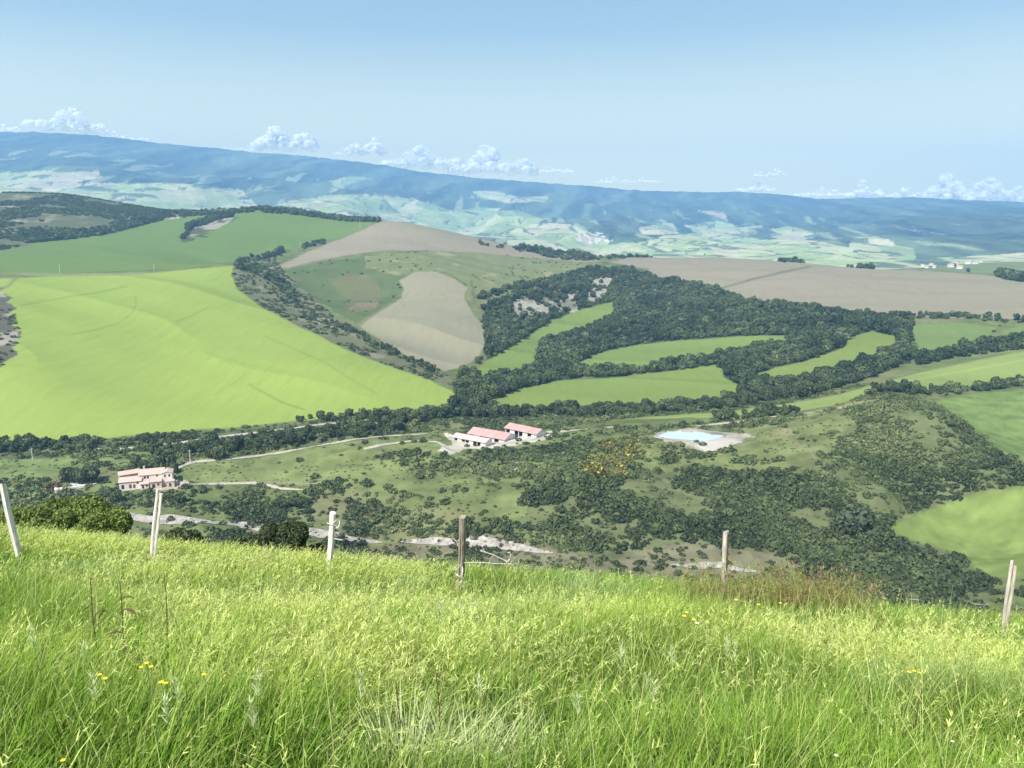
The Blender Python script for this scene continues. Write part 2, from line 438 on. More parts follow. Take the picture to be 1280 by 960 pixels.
P_MOUND = [(800,556),(850,566),(888,572),(915,552),(940,532),(1000,525),(1050,520),(1066,530),(1040,560),(1030,575),(985,592),(930,590),(880,582),(830,590),(800,585),(780,570)]
P_BANK = [(806,546),(830,537),(862,534),(905,541),(935,543),(945,547),(916,556),(890,569),(872,565),(842,553)]
P_KNOLL = [(1090,497),(1110,488),(1165,500),(1210,535),(1262,580),(1280,590),(1600,590),(1600,606),(1280,608),(1225,612),(1180,625),(1103,660),(1060,640),(1030,600),(1060,560),(1050,525)]
P_SCRUB = [(690,700),(650,660),(660,620),(700,590),(760,575),(800,590),(880,585),(940,592),(1000,592),(1040,575),(1060,640),(1103,662),(1150,680),(1200,694),(1225,712),(1232,745),(1240,900),(1000,900),(700,900)]
P_DRY = [(780,690),(860,680),(960,690),(1010,705),(960,725),(860,740),(760,720)]
P_DRY2 = [(420,690),(520,670),(640,670),(720,690),(800,715),(760,745),(600,735),(430,715)]
P_LOWL = [(-400,555),(60,553),(150,549),(280,538),(410,526),(480,530),(450,548),(340,560),(250,572),(210,580),(120,575),(-400,570)]
P_LMEAD = [(-400,572),(0,573),(120,568),(190,562),(210,575),(170,585),(120,580),(60,600),(-400,605)]
P_MEAD2 = [(235,580),(300,572),(380,562),(450,548),(560,545),(590,560),(560,585),(470,600),(400,600),(320,606),(240,600)]
P_YARD = [(552,541),(585,548),(640,546),(680,538),(700,541),(660,552),(610,560),(575,563),(556,570),(548,564),(562,556)]
P_YARD2 = [(204,600),(222,598),(236,603),(228,611),(200,612),(190,612)]
P_BROOM = [(722,590),(740,560),(760,545),(800,548),(816,560),(800,575),(780,595),(740,600)]
P_FARHILL = [(1140,340),(1180,330),(1200,324),(1280,322),(1600,320),(1600,349),(1280,349),(1230,343),(1170,338)]
FAR_FIELDS = [[(-400,222),(0,216),(60,213),(110,216),(125,222),(90,228),(200,229),(300,238),(330,266),(0,268),(-400,270)],
    [(345,252),(400,243),(470,243),(520,250),(560,262),(600,260),(640,262),(680,275),(660,300),(480,290),(350,268)],
    [(410,228),(440,220),(465,222),(440,230),(410,240)],[(590,240),(620,240),(650,248),(690,250),(640,256),(600,248)],
    [(630,300),(690,278),(715,279),(740,292),(760,303),(800,300),(830,294),(900,292),(960,300),(990,292),(1030,303),(1060,310),(1100,322),(1170,335),(900,345),(640,335)],
    [(800,282),(845,280),(850,292),(805,294)],[(860,282),(900,278),(925,284),(960,282),(930,292),(870,292)],
    [(960,288),(985,283),(1030,296),(1000,298)],[(1070,297),(1110,295),(1120,308),(1140,312),(1140,326),(1050,322),(1060,305)],
    [(1165,324),(1280,315),(1600,312),(1600,330),(1200,330)],[(640,247),(682,246),(690,252),(640,254)]]
FAR_PALE = [[(75,222),(120,214),(122,220),(90,222)],[(1000,290),(1010,300),(1035,306),(960,296)],[(725,292),(752,300),(735,304),(720,297)],[(870,264),(900,268),(912,280),(895,272)]]
BROWN = (0.246, 0.224, 0.162)
REG = [ # outline, colour, distance from, to, strength of the growth pattern
    (P_LSCRUB, (0.105, 0.118, 0.068), 1300, 3600), (P_DARK, (0.125, 0.188, 0.058), 1200, 2600), (P_BLADE, (0.075, 0.085, 0.05), 1300, 2600),
    (P_PLAT, BROWN, 1150, 2700), (P_CONE, BROWN, 1350, 2700), (P_PALE, (0.165, 0.19, 0.085), 1000, 2300), (P_SLOPE, (0.098, 0.136, 0.056), 850, 2000),
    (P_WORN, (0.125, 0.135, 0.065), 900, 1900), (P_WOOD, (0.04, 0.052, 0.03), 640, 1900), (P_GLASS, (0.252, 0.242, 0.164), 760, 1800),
    (P_BRIGHT, (0.235, 0.312, 0.074), 560, 1500), (GULLY, (0.11, 0.105, 0.08), 700, 1500), (P_TRI, (0.16, 0.22, 0.062), 760, 1600), (P_F9, (0.163, 0.225, 0.065), 760, 1400),
    (P_F10, (0.168, 0.23, 0.062), 680, 1200), (P_F11, (0.168, 0.222, 0.064), 760, 1300), (P_F12, (0.148, 0.21, 0.07), 850, 1300), (P_F13, (0.148, 0.21, 0.07), 850, 1300),
    (P_STRIP, (0.205, 0.265, 0.085), 600, 1200), (P_F15, (0.14, 0.20, 0.065), 560, 1000), (P_SCRUB, (0.112, 0.132, 0.062), 280, 600), (P_KNOLL, (0.112, 0.135, 0.062), 330, 720),
    (P_F16, (0.150, 0.205, 0.060), 340, 600), (P_MOUND, (0.145, 0.172, 0.07), 380, 720), (P_LOWL, (0.10, 0.12, 0.06), 540, 760), (P_LMEAD, (0.14, 0.185, 0.07), 450, 660),
    (P_MEAD2, (0.15, 0.185, 0.072), 430, 680), (P_DRY, (0.15, 0.148, 0.092), 300, 480), (P_DRY2, (0.15, 0.145, 0.09), 300, 480), (P_FARHILL, (0.16, 0.20, 0.09), 2050, 3500),
    (P_BANK, (0.31, 0.29, 0.245), 420, 700), ([(868,541),(904,542),(913,547),(897,555),(876,550)], (0.19, 0.205, 0.16), 420, 700), (P_YARD, (0.42, 0.40, 0.34), 480, 720), (P_YARD2, (0.36, 0.32, 0.25), 400, 560)]  # polygon after P_BANK: the pond's dull reflection, painted as olive-grey ground
for c in P_CLIFF: REG.append((c, (0.285, 0.28, 0.225), 400, 2000))

def dist_poly(px, py, line):
    d = np.full(np.shape(px), 1e9)
    for (x0, y0), (x1, y1) in zip(line[:-1], line[1:]):
        L2 = (x1 - x0) ** 2 + (y1 - y0) ** 2 + 1e-9
        t = np.clip(((px - x0) * (x1 - x0) + (py - y0) * (y1 - y0)) / L2, 0, 1)
        d = np.minimum(d, np.hypot(px - x0 - t * (x1 - x0), py - y0 - t * (y1 - y0)))
    return d
P_GULLYBAND = [(293,331),(340,318),(352,336),(390,372),(425,403),(470,428),(555,466),(572,486),(530,472),(480,455),(430,435),(380,410),(330,385),(298,362),(290,345)]
SOWN = [P_DARK, P_PLAT, P_CONE, P_GLASS, P_BRIGHT, P_TRI, P_F9, P_F10, P_F11, P_F12, P_F13, P_STRIP, P_F15, P_F16]
REG.insert(0, (P_GULLYBAND, (0.14, 0.15, 0.085), 640, 2000))
wx = PXG + 2.0 * fbm(XG / 40, YG / 40, 3, 41); wy = PYG + 1.2 * fbm(XG / 40, YG / 40, 3, 43)
wx2 = PXG + 13 * fbm(XG / 24, YG / 24, 4, 45); wy2 = PYG + 6 * fbm(XG / 24, YG / 24, 4, 47)
COLG = np.empty((NR, NA, 3)); COLG[:] = (0.125, 0.155, 0.062)
g = fbm(XG / 30, YG / 30, 4, 51)
COLG *= (1 + 0.30 * g + 0.26 * fbm(XG / 9, YG / 9, 3, 53) + 0.30 * fbm(XG / 20, YG / 6, 3, 55))[..., None]
dry = smooth(fbm(XG / 60, YG / 60, 3, 57), 0.12, 0.5)[..., None]
COLG = COLG * (1 - dry * 0.5) + np.array((0.19, 0.18, 0.10)) * dry * 0.5
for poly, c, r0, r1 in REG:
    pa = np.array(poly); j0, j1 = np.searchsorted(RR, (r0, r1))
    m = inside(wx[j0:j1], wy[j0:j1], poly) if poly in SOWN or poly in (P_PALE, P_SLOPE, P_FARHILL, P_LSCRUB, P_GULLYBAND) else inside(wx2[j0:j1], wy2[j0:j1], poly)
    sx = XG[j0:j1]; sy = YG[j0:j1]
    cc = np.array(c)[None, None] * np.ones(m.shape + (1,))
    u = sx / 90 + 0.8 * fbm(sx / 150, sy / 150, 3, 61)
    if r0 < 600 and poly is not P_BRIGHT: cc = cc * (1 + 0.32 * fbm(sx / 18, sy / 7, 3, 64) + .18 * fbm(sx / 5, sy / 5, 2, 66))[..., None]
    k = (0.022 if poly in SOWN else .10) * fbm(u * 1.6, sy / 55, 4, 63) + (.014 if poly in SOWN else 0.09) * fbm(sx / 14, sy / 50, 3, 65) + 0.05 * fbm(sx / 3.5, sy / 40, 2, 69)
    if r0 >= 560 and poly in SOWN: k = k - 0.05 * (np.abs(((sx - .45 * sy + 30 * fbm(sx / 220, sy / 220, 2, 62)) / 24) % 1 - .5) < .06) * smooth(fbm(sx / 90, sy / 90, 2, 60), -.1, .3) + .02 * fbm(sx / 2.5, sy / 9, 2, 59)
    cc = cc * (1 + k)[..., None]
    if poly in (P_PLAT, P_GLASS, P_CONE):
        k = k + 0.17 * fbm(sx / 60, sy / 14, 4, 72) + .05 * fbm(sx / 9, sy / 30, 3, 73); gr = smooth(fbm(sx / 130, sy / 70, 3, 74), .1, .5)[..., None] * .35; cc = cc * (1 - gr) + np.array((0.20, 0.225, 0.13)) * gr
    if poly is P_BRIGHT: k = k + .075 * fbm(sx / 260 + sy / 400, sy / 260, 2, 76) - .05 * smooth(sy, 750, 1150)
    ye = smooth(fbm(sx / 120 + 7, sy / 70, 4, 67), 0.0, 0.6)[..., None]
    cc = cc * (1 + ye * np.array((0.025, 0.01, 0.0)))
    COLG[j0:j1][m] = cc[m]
    if poly in SOWN:      # weedy, uneven margins
        ed = dist_poly(wx[j0:j1][m], wy[j0:j1][m], poly + poly[:1]); nn = fbm(sx[m] / 16, sy[m] / 16, 3, 68)
        q = ((1 - smooth(ed, .2, 1.3 + 2.2 * np.maximum(nn, 0))) * .75)[:, None]
        COLG[j0:j1][m] = COLG[j0:j1][m] * (1 - q) + np.array((0.105, 0.125, 0.06)) * (1 + .5 * nn[:, None]) * q
# tractor lines and field paths
for line, w, c, k in [([(25,382),(80,372),(120,366),(160,358)], .8, (0.13,0.2,0.045), .5), ([(90,418),(125,411),(150,403),(163,394),(169,384),(170,370)], .8, (0.13,0.2,0.045), .5),
        ([(220,402),(260,385)], .8, (0.13,0.21,0.04), .5), ([(310,480),(350,502),(380,512)], 1.0, (0.13,0.2,0.05), .7), ([(60,500),(130,488),(210,470),(300,440)], 1.6, (0.25,0.33,0.09), .35), ([(120,520),(240,505),(340,478),(420,450)], 1.8, (0.25,0.33,0.09), .35), ([(330,420),(400,450),(470,492)], 1.4, (0.15,0.22,0.05), .35), ([(20,343),(90,344),(180,342)], 1.6, (0.2,0.23,0.11), .8),
        ([(898,362),(940,349),(1012,333)], 1.3, (0.14,0.13,0.09), .8), ([(0,345),(25,343),(10,357),(0,362)], 2, (0.16,0.17,0.08), .7),
        ([(505,385),(500,375),(512,365)], 1, (0.2,0.19,0.1), .4), ([(596,372),(608,400),(622,405),(612,440),(590,466)], 3, (0.15,0.15,0.08), .8),
        ([(345,335),(420,402),(545,470)], 2, (0.12,0.12,0.07), .5), ([(590,352),(592,378)], 2.0, (0.10,0.11,0.06), .6),
        ([(1100,483),(1180,468),(1280,450)], 1.2, (0.26,0.33,0.11), .5), ([(1000,520),(1100,497)], 2, (0.26,0.27,0.12), .6),
        ([(250,605),(330,603),(400,605)], 1.2, (0.30,0.27,0.18), .6), ([(960,540),(1010,560),(1030,590)], 1.8, (0.21,0.2,0.11), .7), ([(830,600),(860,618),(900,630)], 2, (0.2,0.2,0.11), .6)]:
    xs = [p[0] for p in line]; ys = [p[1] for p in line]
    sel = (PXG > min(xs) - 8) & (PXG < max(xs) + 8) & (PYG > min(ys) - 8) & (PYG < max(ys) + 8) & (RG > 300)
    d = dist_poly(wx[sel], PYG[sel], line); q = (k * (1 - smooth(d, w * 0.5, w * 1.6)))[:, None]
    COLG[sel] = COLG[sel] * (1 - q) + np.array(c) * q
# worn, stony and clayey spots on scrub and slopes
for poly, th, c in ((P_LSCRUB, .22, (0.19,0.185,0.12)), (P_LSCRUB, .5, (0.34,0.32,0.26)), (GULLY, .2, (0.34,0.31,0.25)), (P_WORN, .1, (0.20,0.165,0.11)), (P_DRY, .2, (0.24,0.225,0.17)), (P_PALE, .4, (0.25,0.25,0.14)), (P_MOUND, .35, (0.24,0.22,0.12)), (P_SLOPE, .35, (0.13,0.14,0.07)), (P_BLADE, .2, (0.33,0.31,0.25)), (P_GULLYBAND, .1, (0.24, 0.225, 0.15)), (P_WOOD, .5, (0.12,0.13,0.07)), (P_CLIFF[0], .0, (0.16,0.165,0.10)), (P_CLIFF[1], .0, (0.16,0.165,0.10)), (P_CLIFF[2], .05, (0.16,0.165,0.10)), (P_BANK, .2, (0.46,0.44,0.40))):
    m = inside(wx, wy, poly) & (RG > 300) & (RG < 3500)
    q = smooth(fbm(XG[m] / 38, YG[m] / 60, 4, 71), th, th + .2)[:, None] * 0.8
    COLG[m] = COLG[m] * (1 - q) + np.array(c) * q

# beyond the hills: plain with a patchwork of fields, then wooded mountains
js = np.searchsorted(RR, 2750)
fx = XG[js:]; fy = YG[js:]; fpx = PXG[js:] + 9 * fbm(fx / 420, fy / 900, 4, 81); fpy = PYG[js:] + 3.6 * fbm(fx / 420, fy / 900, 4, 83)
forest = np.array((0.060, 0.086, 0.052)) * (1 + 0.7 * fbm(fx / 220, fy / 1300, 4, 85) + .6 * fbm(fx / 60, fy / 330, 3, 84))[..., None]
light = smooth(fbm((fx - .22 * fy) / 230 + .5 * fbm(fx / 300, fy / 900, 2, 86), (fx + fy) / 2600, 5, 87), 0.0, 0.5)[..., None]  # pale patches drawn into diagonal streaks, painting relief shading onto the spurs
forest = forest * (1 - light * 0.7) + np.array((0.17, 0.235, 0.13)) * light * 0.7
fm = np.zeros(fpx.shape, bool)
for p in FAR_FIELDS: fm |= inside(fpx, fpy, p)
cell = np.random.default_rng(3); ncell = 900
ca = cell.uniform(A0, A1, ncell); cl = np.exp(cell.uniform(math.log(2700), math.log(12500), ncell)); cxy = np.c_[cl * np.sin(ca), cl * np.cos(ca)]
qx = fx[fm] + 120 * fbm(fx[fm] / 300, fy[fm] / 300, 2, 88); qy = fy[fm] + 120 * fbm(fx[fm] / 300, fy[fm] / 300, 2, 89)
best = np.full(len(qx), 1e18); sec = np.full(len(qx), 1e18); bi = np.zeros(len(qx), int)
for i in range(ncell):
    d = np.hypot(qx - cxy[i, 0], (qy - cxy[i, 1]) * 0.28)
    nb = d < best; sec = np.where(nb, best, np.minimum(sec, d)); best = np.where(nb, d, best); bi[nb] = i
pal = np.array([(0.33,0.41,0.18),(0.30,0.39,0.17),(0.40,0.42,0.23),(0.47,0.44,0.29),(0.36,0.42,0.20),(0.26,0.34,0.16),(0.44,0.46,0.26)])
fc = pal[cell.integers(0, len(pal), ncell)][bi] * (1 + 0.12 * fbm(qx / 90, qy / 200, 3, 90))[:, None]
hedge = (sec - best < 16) & (vnoise(qx / 150, qy / 150, 5) > .6)
fc[hedge] = (0.13, 0.17, 0.09)
spots = fbm(qx / 90, qy / 330, 4, 91) > 0.47
fc[spots] = fc[spots] * 0.25 + np.array((0.055, 0.085, 0.05)) * 0.75
fcol = forest; fcol[fm] = fc
for p in FAR_PALE:
    m = inside(fpx, fpy, p); fcol[m] = (0.42, 0.37, 0.24)
clear = (fbm(fx / 110, fy / 900, 4, 93) > 0.40) & ~fm & (fpy > ridge_y(fpx) + 22)
fcol[clear] = fcol[clear] * 0.3 + np.array((0.32, 0.37, 0.21)) * 0.7
tw = inside(fpx, fpy, [(715,290),(745,290),(765,300),(740,305),(718,302)]) & (vnoise(fx / 26, fy / 70, 11) > .62); fcol[tw] = (0.62, 0.57, 0.5)
q = smooth(np.log(RG[js:]), math.log(2800), math.log(3300))[..., None]
COLG[js:] = COLG[js:] * (1 - q) + fcol * q

def sheet(name, j0, j1, mat):
    v = np.stack([XG[j0:j1], YG[j0:j1], ZG[j0:j1]], -1).reshape(-1, 3); nr = j1 - j0
    ii = np.arange(nr * NA).reshape(nr, NA)
    f = np.stack([ii[:-1, :-1], ii[:-1, 1:], ii[1:, 1:], ii[1:, :-1]], -1).reshape(-1, 4)
    o = link_mesh(name, np_mesh(name, v, f, True, COLG[j0:j1].reshape(-1, 3)), mat)
    return tag(o, kind='structure')
M_LAND = land_mat("land_growth", 0.9, 0.3, 0.022)
M_FAR = land_mat("far_growth", 0.03, 0.006, 0.22)
J1, J2 = np.searchsorted(RR, (255, 3400))
sheet("hillside", 0, J1 + 1, M_LAND)
sheet("hills", J1, J2 + 1, M_LAND)
sheet("mountains", J2, NR, M_FAR)
# the meadow the photographer stands on
gx, gy = np.meshgrid(np.linspace(-34, 34, 180), np.linspace(-14, 30, 130))
gz = near_z(gx, gy) - 0.6 * smooth(gy, 24, 29)
gc = np.array((0.085, 0.105, 0.04)) * (1 + 0.3 * fbm(gx / 0.7, gy / 0.7, 4, 95))[..., None]
ii = np.arange(gx.size).reshape(gx.shape)
mead = link_mesh("meadow_ground", np_mesh("meadow_ground", np.stack([gx, gy, gz], -1).reshape(-1, 3),
       np.stack([ii[:-1, :-1], ii[:-1, 1:], ii[1:, 1:], ii[1:, :-1]], -1).reshape(-1, 4), True, gc.reshape(-1, 3)), land_mat("meadow_soil", 9.0, 1.5, 0.3))
tag(mead, kind='structure')

# roads and river: strips draped over the land
def drape(name, line, width, mat, lift=0.3, ragged=0.0, kind='structure'):
    pts = []
    for (x0, y0), (x1, y1) in zip(line[:-1], line[1:]):
        n = max(2, int(math.hypot(x1 - x0, y1 - y0) / 3))
        for k in range(n): pts.append((x0 + (x1 - x0) * k / n, y0 + (y1 - y0) * k / n))
    pts.append(line[-1]); pts = np.array(pts)
    W = ground(pts[:, 0], pts[:, 1])
    for _ in range(2): W[1:-1] = 0.25 * W[:-2] + 0.5 * W[1:-1] + 0.25 * W[2:]
    s = np.r_[0, np.cumsum(np.hypot(*np.diff(W[:, :2], axis=0).T))]
    ss = np.arange(0, s[-1], 1.8); X = np.interp(ss, s, W[:, 0]); Y = np.interp(ss, s, W[:, 1])
    tx = np.gradient(X); ty = np.gradient(Y); n = np.hypot(tx, ty); nx, ny = -ty / n, tx / n
    endt = 1 if not ragged else np.minimum(1, .12 + np.minimum(ss, ss[-1] - ss) / 22)
    wl = endt * width / 2 * (1 + ragged * fbm(ss / 18, ss * 0 + 1, 3, 3)); wr = endt * width / 2 * (1 + ragged * fbm(ss / 18, ss * 0 + 9, 3, 7))
    V = []; K = 7
    for q in range(K):
        o = -wl + (wl + wr) * q / (K - 1); px_ = X + nx * o; py_ = Y + ny * o
        V.append(np.c_[px_, py_, land_z(px_, py_) + lift])
    V = np.stack(V, 1); ii = np.arange(len(ss) * K).reshape(len(ss), K)
    f = np.stack([ii[:-1, :-1], ii[1:, :-1], ii[1:, 1:], ii[:-1, 1:]], -1).reshape(-1, 4)
    o = link_mesh(name, np_mesh(name, V.reshape(-1, 3), f, True), mat)
    return tag(o, kind=kind)
M_ROAD = noise_mat("white_gravel", (0.30, 0.28, 0.22), (0.46, 0.43, 0.36), 0.4)
M_BED = noise_mat("river_gravel", (0.20, 0.185, 0.16), (0.47, 0.44, 0.40), 0.25, c3=(0.33, 0.31, 0.28))
drape("gravel_road", [(85,562),(150,562),(210,556),(268,547),(330,540),(400,531),(440,527),(480,524)], 4.2, M_ROAD)
drape("farm_track", [(196,600),(215,588),(240,578),(262,576),(300,573),(345,567),(400,557),(440,550),(475,546),(540,542)], 4.0, M_ROAD)
drape("yard_track", [(575,566),(560,561),(548,553),(520,551),(480,556),(452,562)], 3.4, M_ROAD)
drape("barn_road", [(676,541),(700,540),(730,537),(770,534),(800,533)], 4.0, M_ROAD)
drape("knoll_track", [(870,533),(920,528),(960,522),(1000,518),(1040,512),(1075,507),(1104,500)], 3.0, M_ROAD)
drape("terrace_track", [(226,606),(270,605),(320,604),(352,611),(384,613)], 3.0, M_ROAD, ragged=0.5)
drape("riverbed", [(120,640),(165,645),(200,650),(245,652),(300,656),(345,662),(385,664),(430,673),(480,679)], 8.5, M_BED, 0.35, 0.8)
drape("riverbed", [(496,678),(540,676),(600,678),(640,683),(665,688),(694,692)], 7.5, M_BED, 0.35, 0.9)
drape("riverbed", [(838,706),(870,708),(900,706),(925,712),(950,716)], 7.0, M_BED, 0.35, 1.0)
drape("riverbed", [(1120,748),(1150,751),(1190,755),(1240,756)], 5.0, M_BED, 0.35, 1.2)

mw, nt, b = nodes("pond_water")
b.inputs["Base Color"].default_value = (0.46, 0.55, 0.56, 1); b.inputs["Roughness"].default_value = 0.08; b.inputs["IOR"].default_value = 1.33
no = N(nt, "ShaderNodeTexNoise"); no.inputs["Scale"].default_value = 1.5; bp = N(nt, "ShaderNodeBump"); bp.inputs["Strength"].default_value = 0.05
nt.links.new(no.outputs[0], bp.inputs["Height"]); nt.links.new(bp.outputs[0], b.inputs["Normal"])
pw = ground([817,824,838,846,856,870,880,893,903,909,898,888,882,872,860,851,838,828], [547,542.5,539.5,538.6,537.4,537.2,540,541,543,546.5,549,553.5,553,554.5,551.2,551.8,549.8,549.3])
pw[:, 2] = POND_Z
water = MB().add(pw, [tuple(range(len(pw) - 1, -1, -1))]).build("pond_water", mw)
tag(water, kind='structure')

# the air
mh = bpy.data.materials.new("haze_air"); mh.use_nodes = True
nt = mh.node_tree; nt.nodes.clear(); out = nt.nodes.new("ShaderNodeOutputMaterial"); pv = nt.nodes.new("ShaderNodeVolumePrincipled")
pv.inputs["Color"].default_value = (0.27, 0.55, 1.0, 1); pv.inputs["Density"].default_value = 0.98e-4; pv.inputs["Anisotropy"].default_value = 0.0
nt.links.new(pv.outputs[0], out.inputs["Volume"])
hz = MB().box(-14000, -60, float(ZG.min()) - 1, 14000, 13500, float(ZG.max()) + 3).build("haze", mh)
tag(hz, kind='stuff')

# ------------------------------------------------------------------ trees and shrubs
def crown(seed, n, leaf, lobes=7, flat=0.9, tall=1.0, spread=0.62, cone=0.0, tilt=0.45):
    """n leaf clumps on the skin of a cluster of lobes; radius about 1, standing on z = 0; returns (n,4,3)"""
    g = np.random.default_rng(seed)
    L = [(0, 0, 0.95 * tall, 0.72)]
    for i in range(lobes):
        an = 2 * math.pi * (i / lobes) + g.uniform(-.5, .5); rr = spread * g.uniform(.65, 1.1); h = g.uniform(0.38, 1.25)
        L.append((rr * math.cos(an) * (1 - cone * h), rr * math.sin(an) * (1 - cone * h), h * tall, g.uniform(.34, .56)))
    L = np.array(L); p = L[:, 3] ** 2; p /= p.sum()
    out = np.empty((0, 3)); nor = np.empty((0, 3))
    while len(out) < n:
        k = g.choice(len(L), n * 2, p=p); d = g.normal(size=(n * 2, 3)); d /= np.linalg.norm(d, axis=1)[:, None]
        q = L[k, :3] + d * L[k, 3:4] * g.uniform(.86, 1.06, (n * 2, 1)) * np.array((1, 1, flat))
        dist = np.linalg.norm((q[:, None] - L[None, :, :3]) / np.array((1, 1, flat)), axis=2) / L[None, :, 3]
        ok = (dist.min(1) > .82) & (q[:, 2] > .06)
        out = np.r_[out, q[ok]]; nor = np.r_[nor, d[ok]]
    out = out[:n]; nor = nor[:n] + g.normal(scale=tilt, size=(n, 3)); nor /= np.linalg.norm(nor, axis=1)[:, None]
    u = np.cross(nor, g.normal(size=(n, 3))); u /= np.linalg.norm(u, axis=1)[:, None]; w = np.cross(nor, u)
    s = leaf * g.uniform(.6, 1.25, (n, 1)); e = s * g.uniform(.6, 1, (n, 1))
    return np.stack([out - u * s - w * e * .6, out + u * s * .5 - w * e, out + u * s + w * e * .6, out - u * s * .6 + w * e], 1)
def quads_mesh(name, Q, col=None):
    n = len(Q); return np_mesh(name, Q.reshape(-1, 3), np.arange(4 * n).reshape(n, 4), False, col)

M_TREE = leaf_mat("oak_leaves", (0.045, 0.070, 0.033), (0.125, 0.165, 0.072))
M_TREE_G = leaf_mat("willow_leaves", (0.085, 0.115, 0.065), (0.11, 0.14, 0.085))
M_SHRUB = leaf_mat("shrub_leaves", (0.062, 0.092, 0.042), (0.145, 0.190, 0.080))
M_MASS = leaf_mat("mixed_foliage", None, None, attr=True)
M_BARK = noise_mat("bark", (0.09, 0.075, 0.06), (0.19, 0.16, 0.13), 3, stretch=(4, 4, .8))

LOWT = [crown(100 + i, 130, .23, 6) for i in range(10)]
LOWS = [crown(140 + i, 80, .27, 7, flat=.75, tall=.55, spread=.9, tilt=.6) for i in range(10)]
MIDT = [quads_mesh("crown", crown(180 + i, 420, .135, 9)) for i in range(8)]
MIDS = [quads_mesh("shrub", crown(220 + i, 340, .14, 9, flat=.75, tall=.58, spread=.85, tilt=.6)) for i in range(8)]
def trunk_mesh(seed):
    g = random.Random(seed); m = MB()
    m.tube([(0,0,-.4),(.02,0,.25),(g.uniform(-.06,.06),g.uniform(-.06,.06),.75)], [.10,.075,.05], 7)
    for i in range(4):
        an = i * 1.6 + g.uniform(-.3,.3); m.tube([(0,0,.3+.1*i),(.3*math.cos(an),.3*math.sin(an),.6+.1*i),(.5*math.cos(an),.5*math.sin(an),.85+.1*i)], [.045,.03,.012], 5)
    me = m.mesh("trunk"); me.materials.append(M_BARK); return me
TRUNKS = [trunk_mesh(i) for i in range(4)]

# candidate places, evenly spread over the ground and seen from somewhere near the meadow
def candidates(r0, r1, s, seed):
    g = np.random.default_rng(seed); X = []; Y = []
    for r in np.arange(r0, r1, s * .87):
        n = int((A1 - A0) * r / s); a = A0 + (np.arange(n) + g.random(n)) / n * (A1 - A0); rr = r + g.uniform(-.5, .5, n) * s
        X.append(rr * np.sin(a)); Y.append(rr * np.cos(a))
    x = np.concatenate(X); y = np.concatenate(Y); z = land_z(x, y); px, py = project(x, y, z)
    r = np.hypot(x, y); a = np.arctan2(x, y)
    ia = np.clip(np.rint((a - A0) / (A1 - A0) * (NA - 1)).astype(int), 0, NA - 1)
    ir = np.clip(np.rint(np.interp(np.log(r), LR, np.arange(NR))).astype(int), 0, NR - 1)
    ok = VISW[ir, ia] & (px > -180) & (px < 1460)
    return x[ok], y[ok], z[ok], px[ok], py[ok], r[ok]
VISW = TG >= np.maximum.accumulate(np.where(RG > 60, TG, -9), axis=0) - 0.012
FIELDS = [P_TRI, P_F9, P_F10, P_F11, P_F12, P_F13, P_STRIP, P_F15, P_F16, P_BRIGHT, P_GLASS]
KEEP = [P_YARD, P_YARD2, P_BANK]
TREES = []      # x, y, z, radius, height factor, tone, px, py, zone
SHRUBS = []
def any_in(px, py, polys):
    m = np.zeros(len(px), bool)
    for p in polys: m |= inside(px, py, p)
    return m
g = np.random.default_rng(77)
x, y, z, px, py, r = candidates(560, 3000, 5.6, 5)
m = (g.random(len(px)) < .66) & inside(px, py, P_WOOD) & ~any_in(px, py, FIELDS) & (r > 620) & (r < 1700)
clf = any_in(px, py, P_CLIFF); clf |= any_in(px, py - 7, P_CLIFF); m &= ~(clf & (g.random(len(px)) > .16))
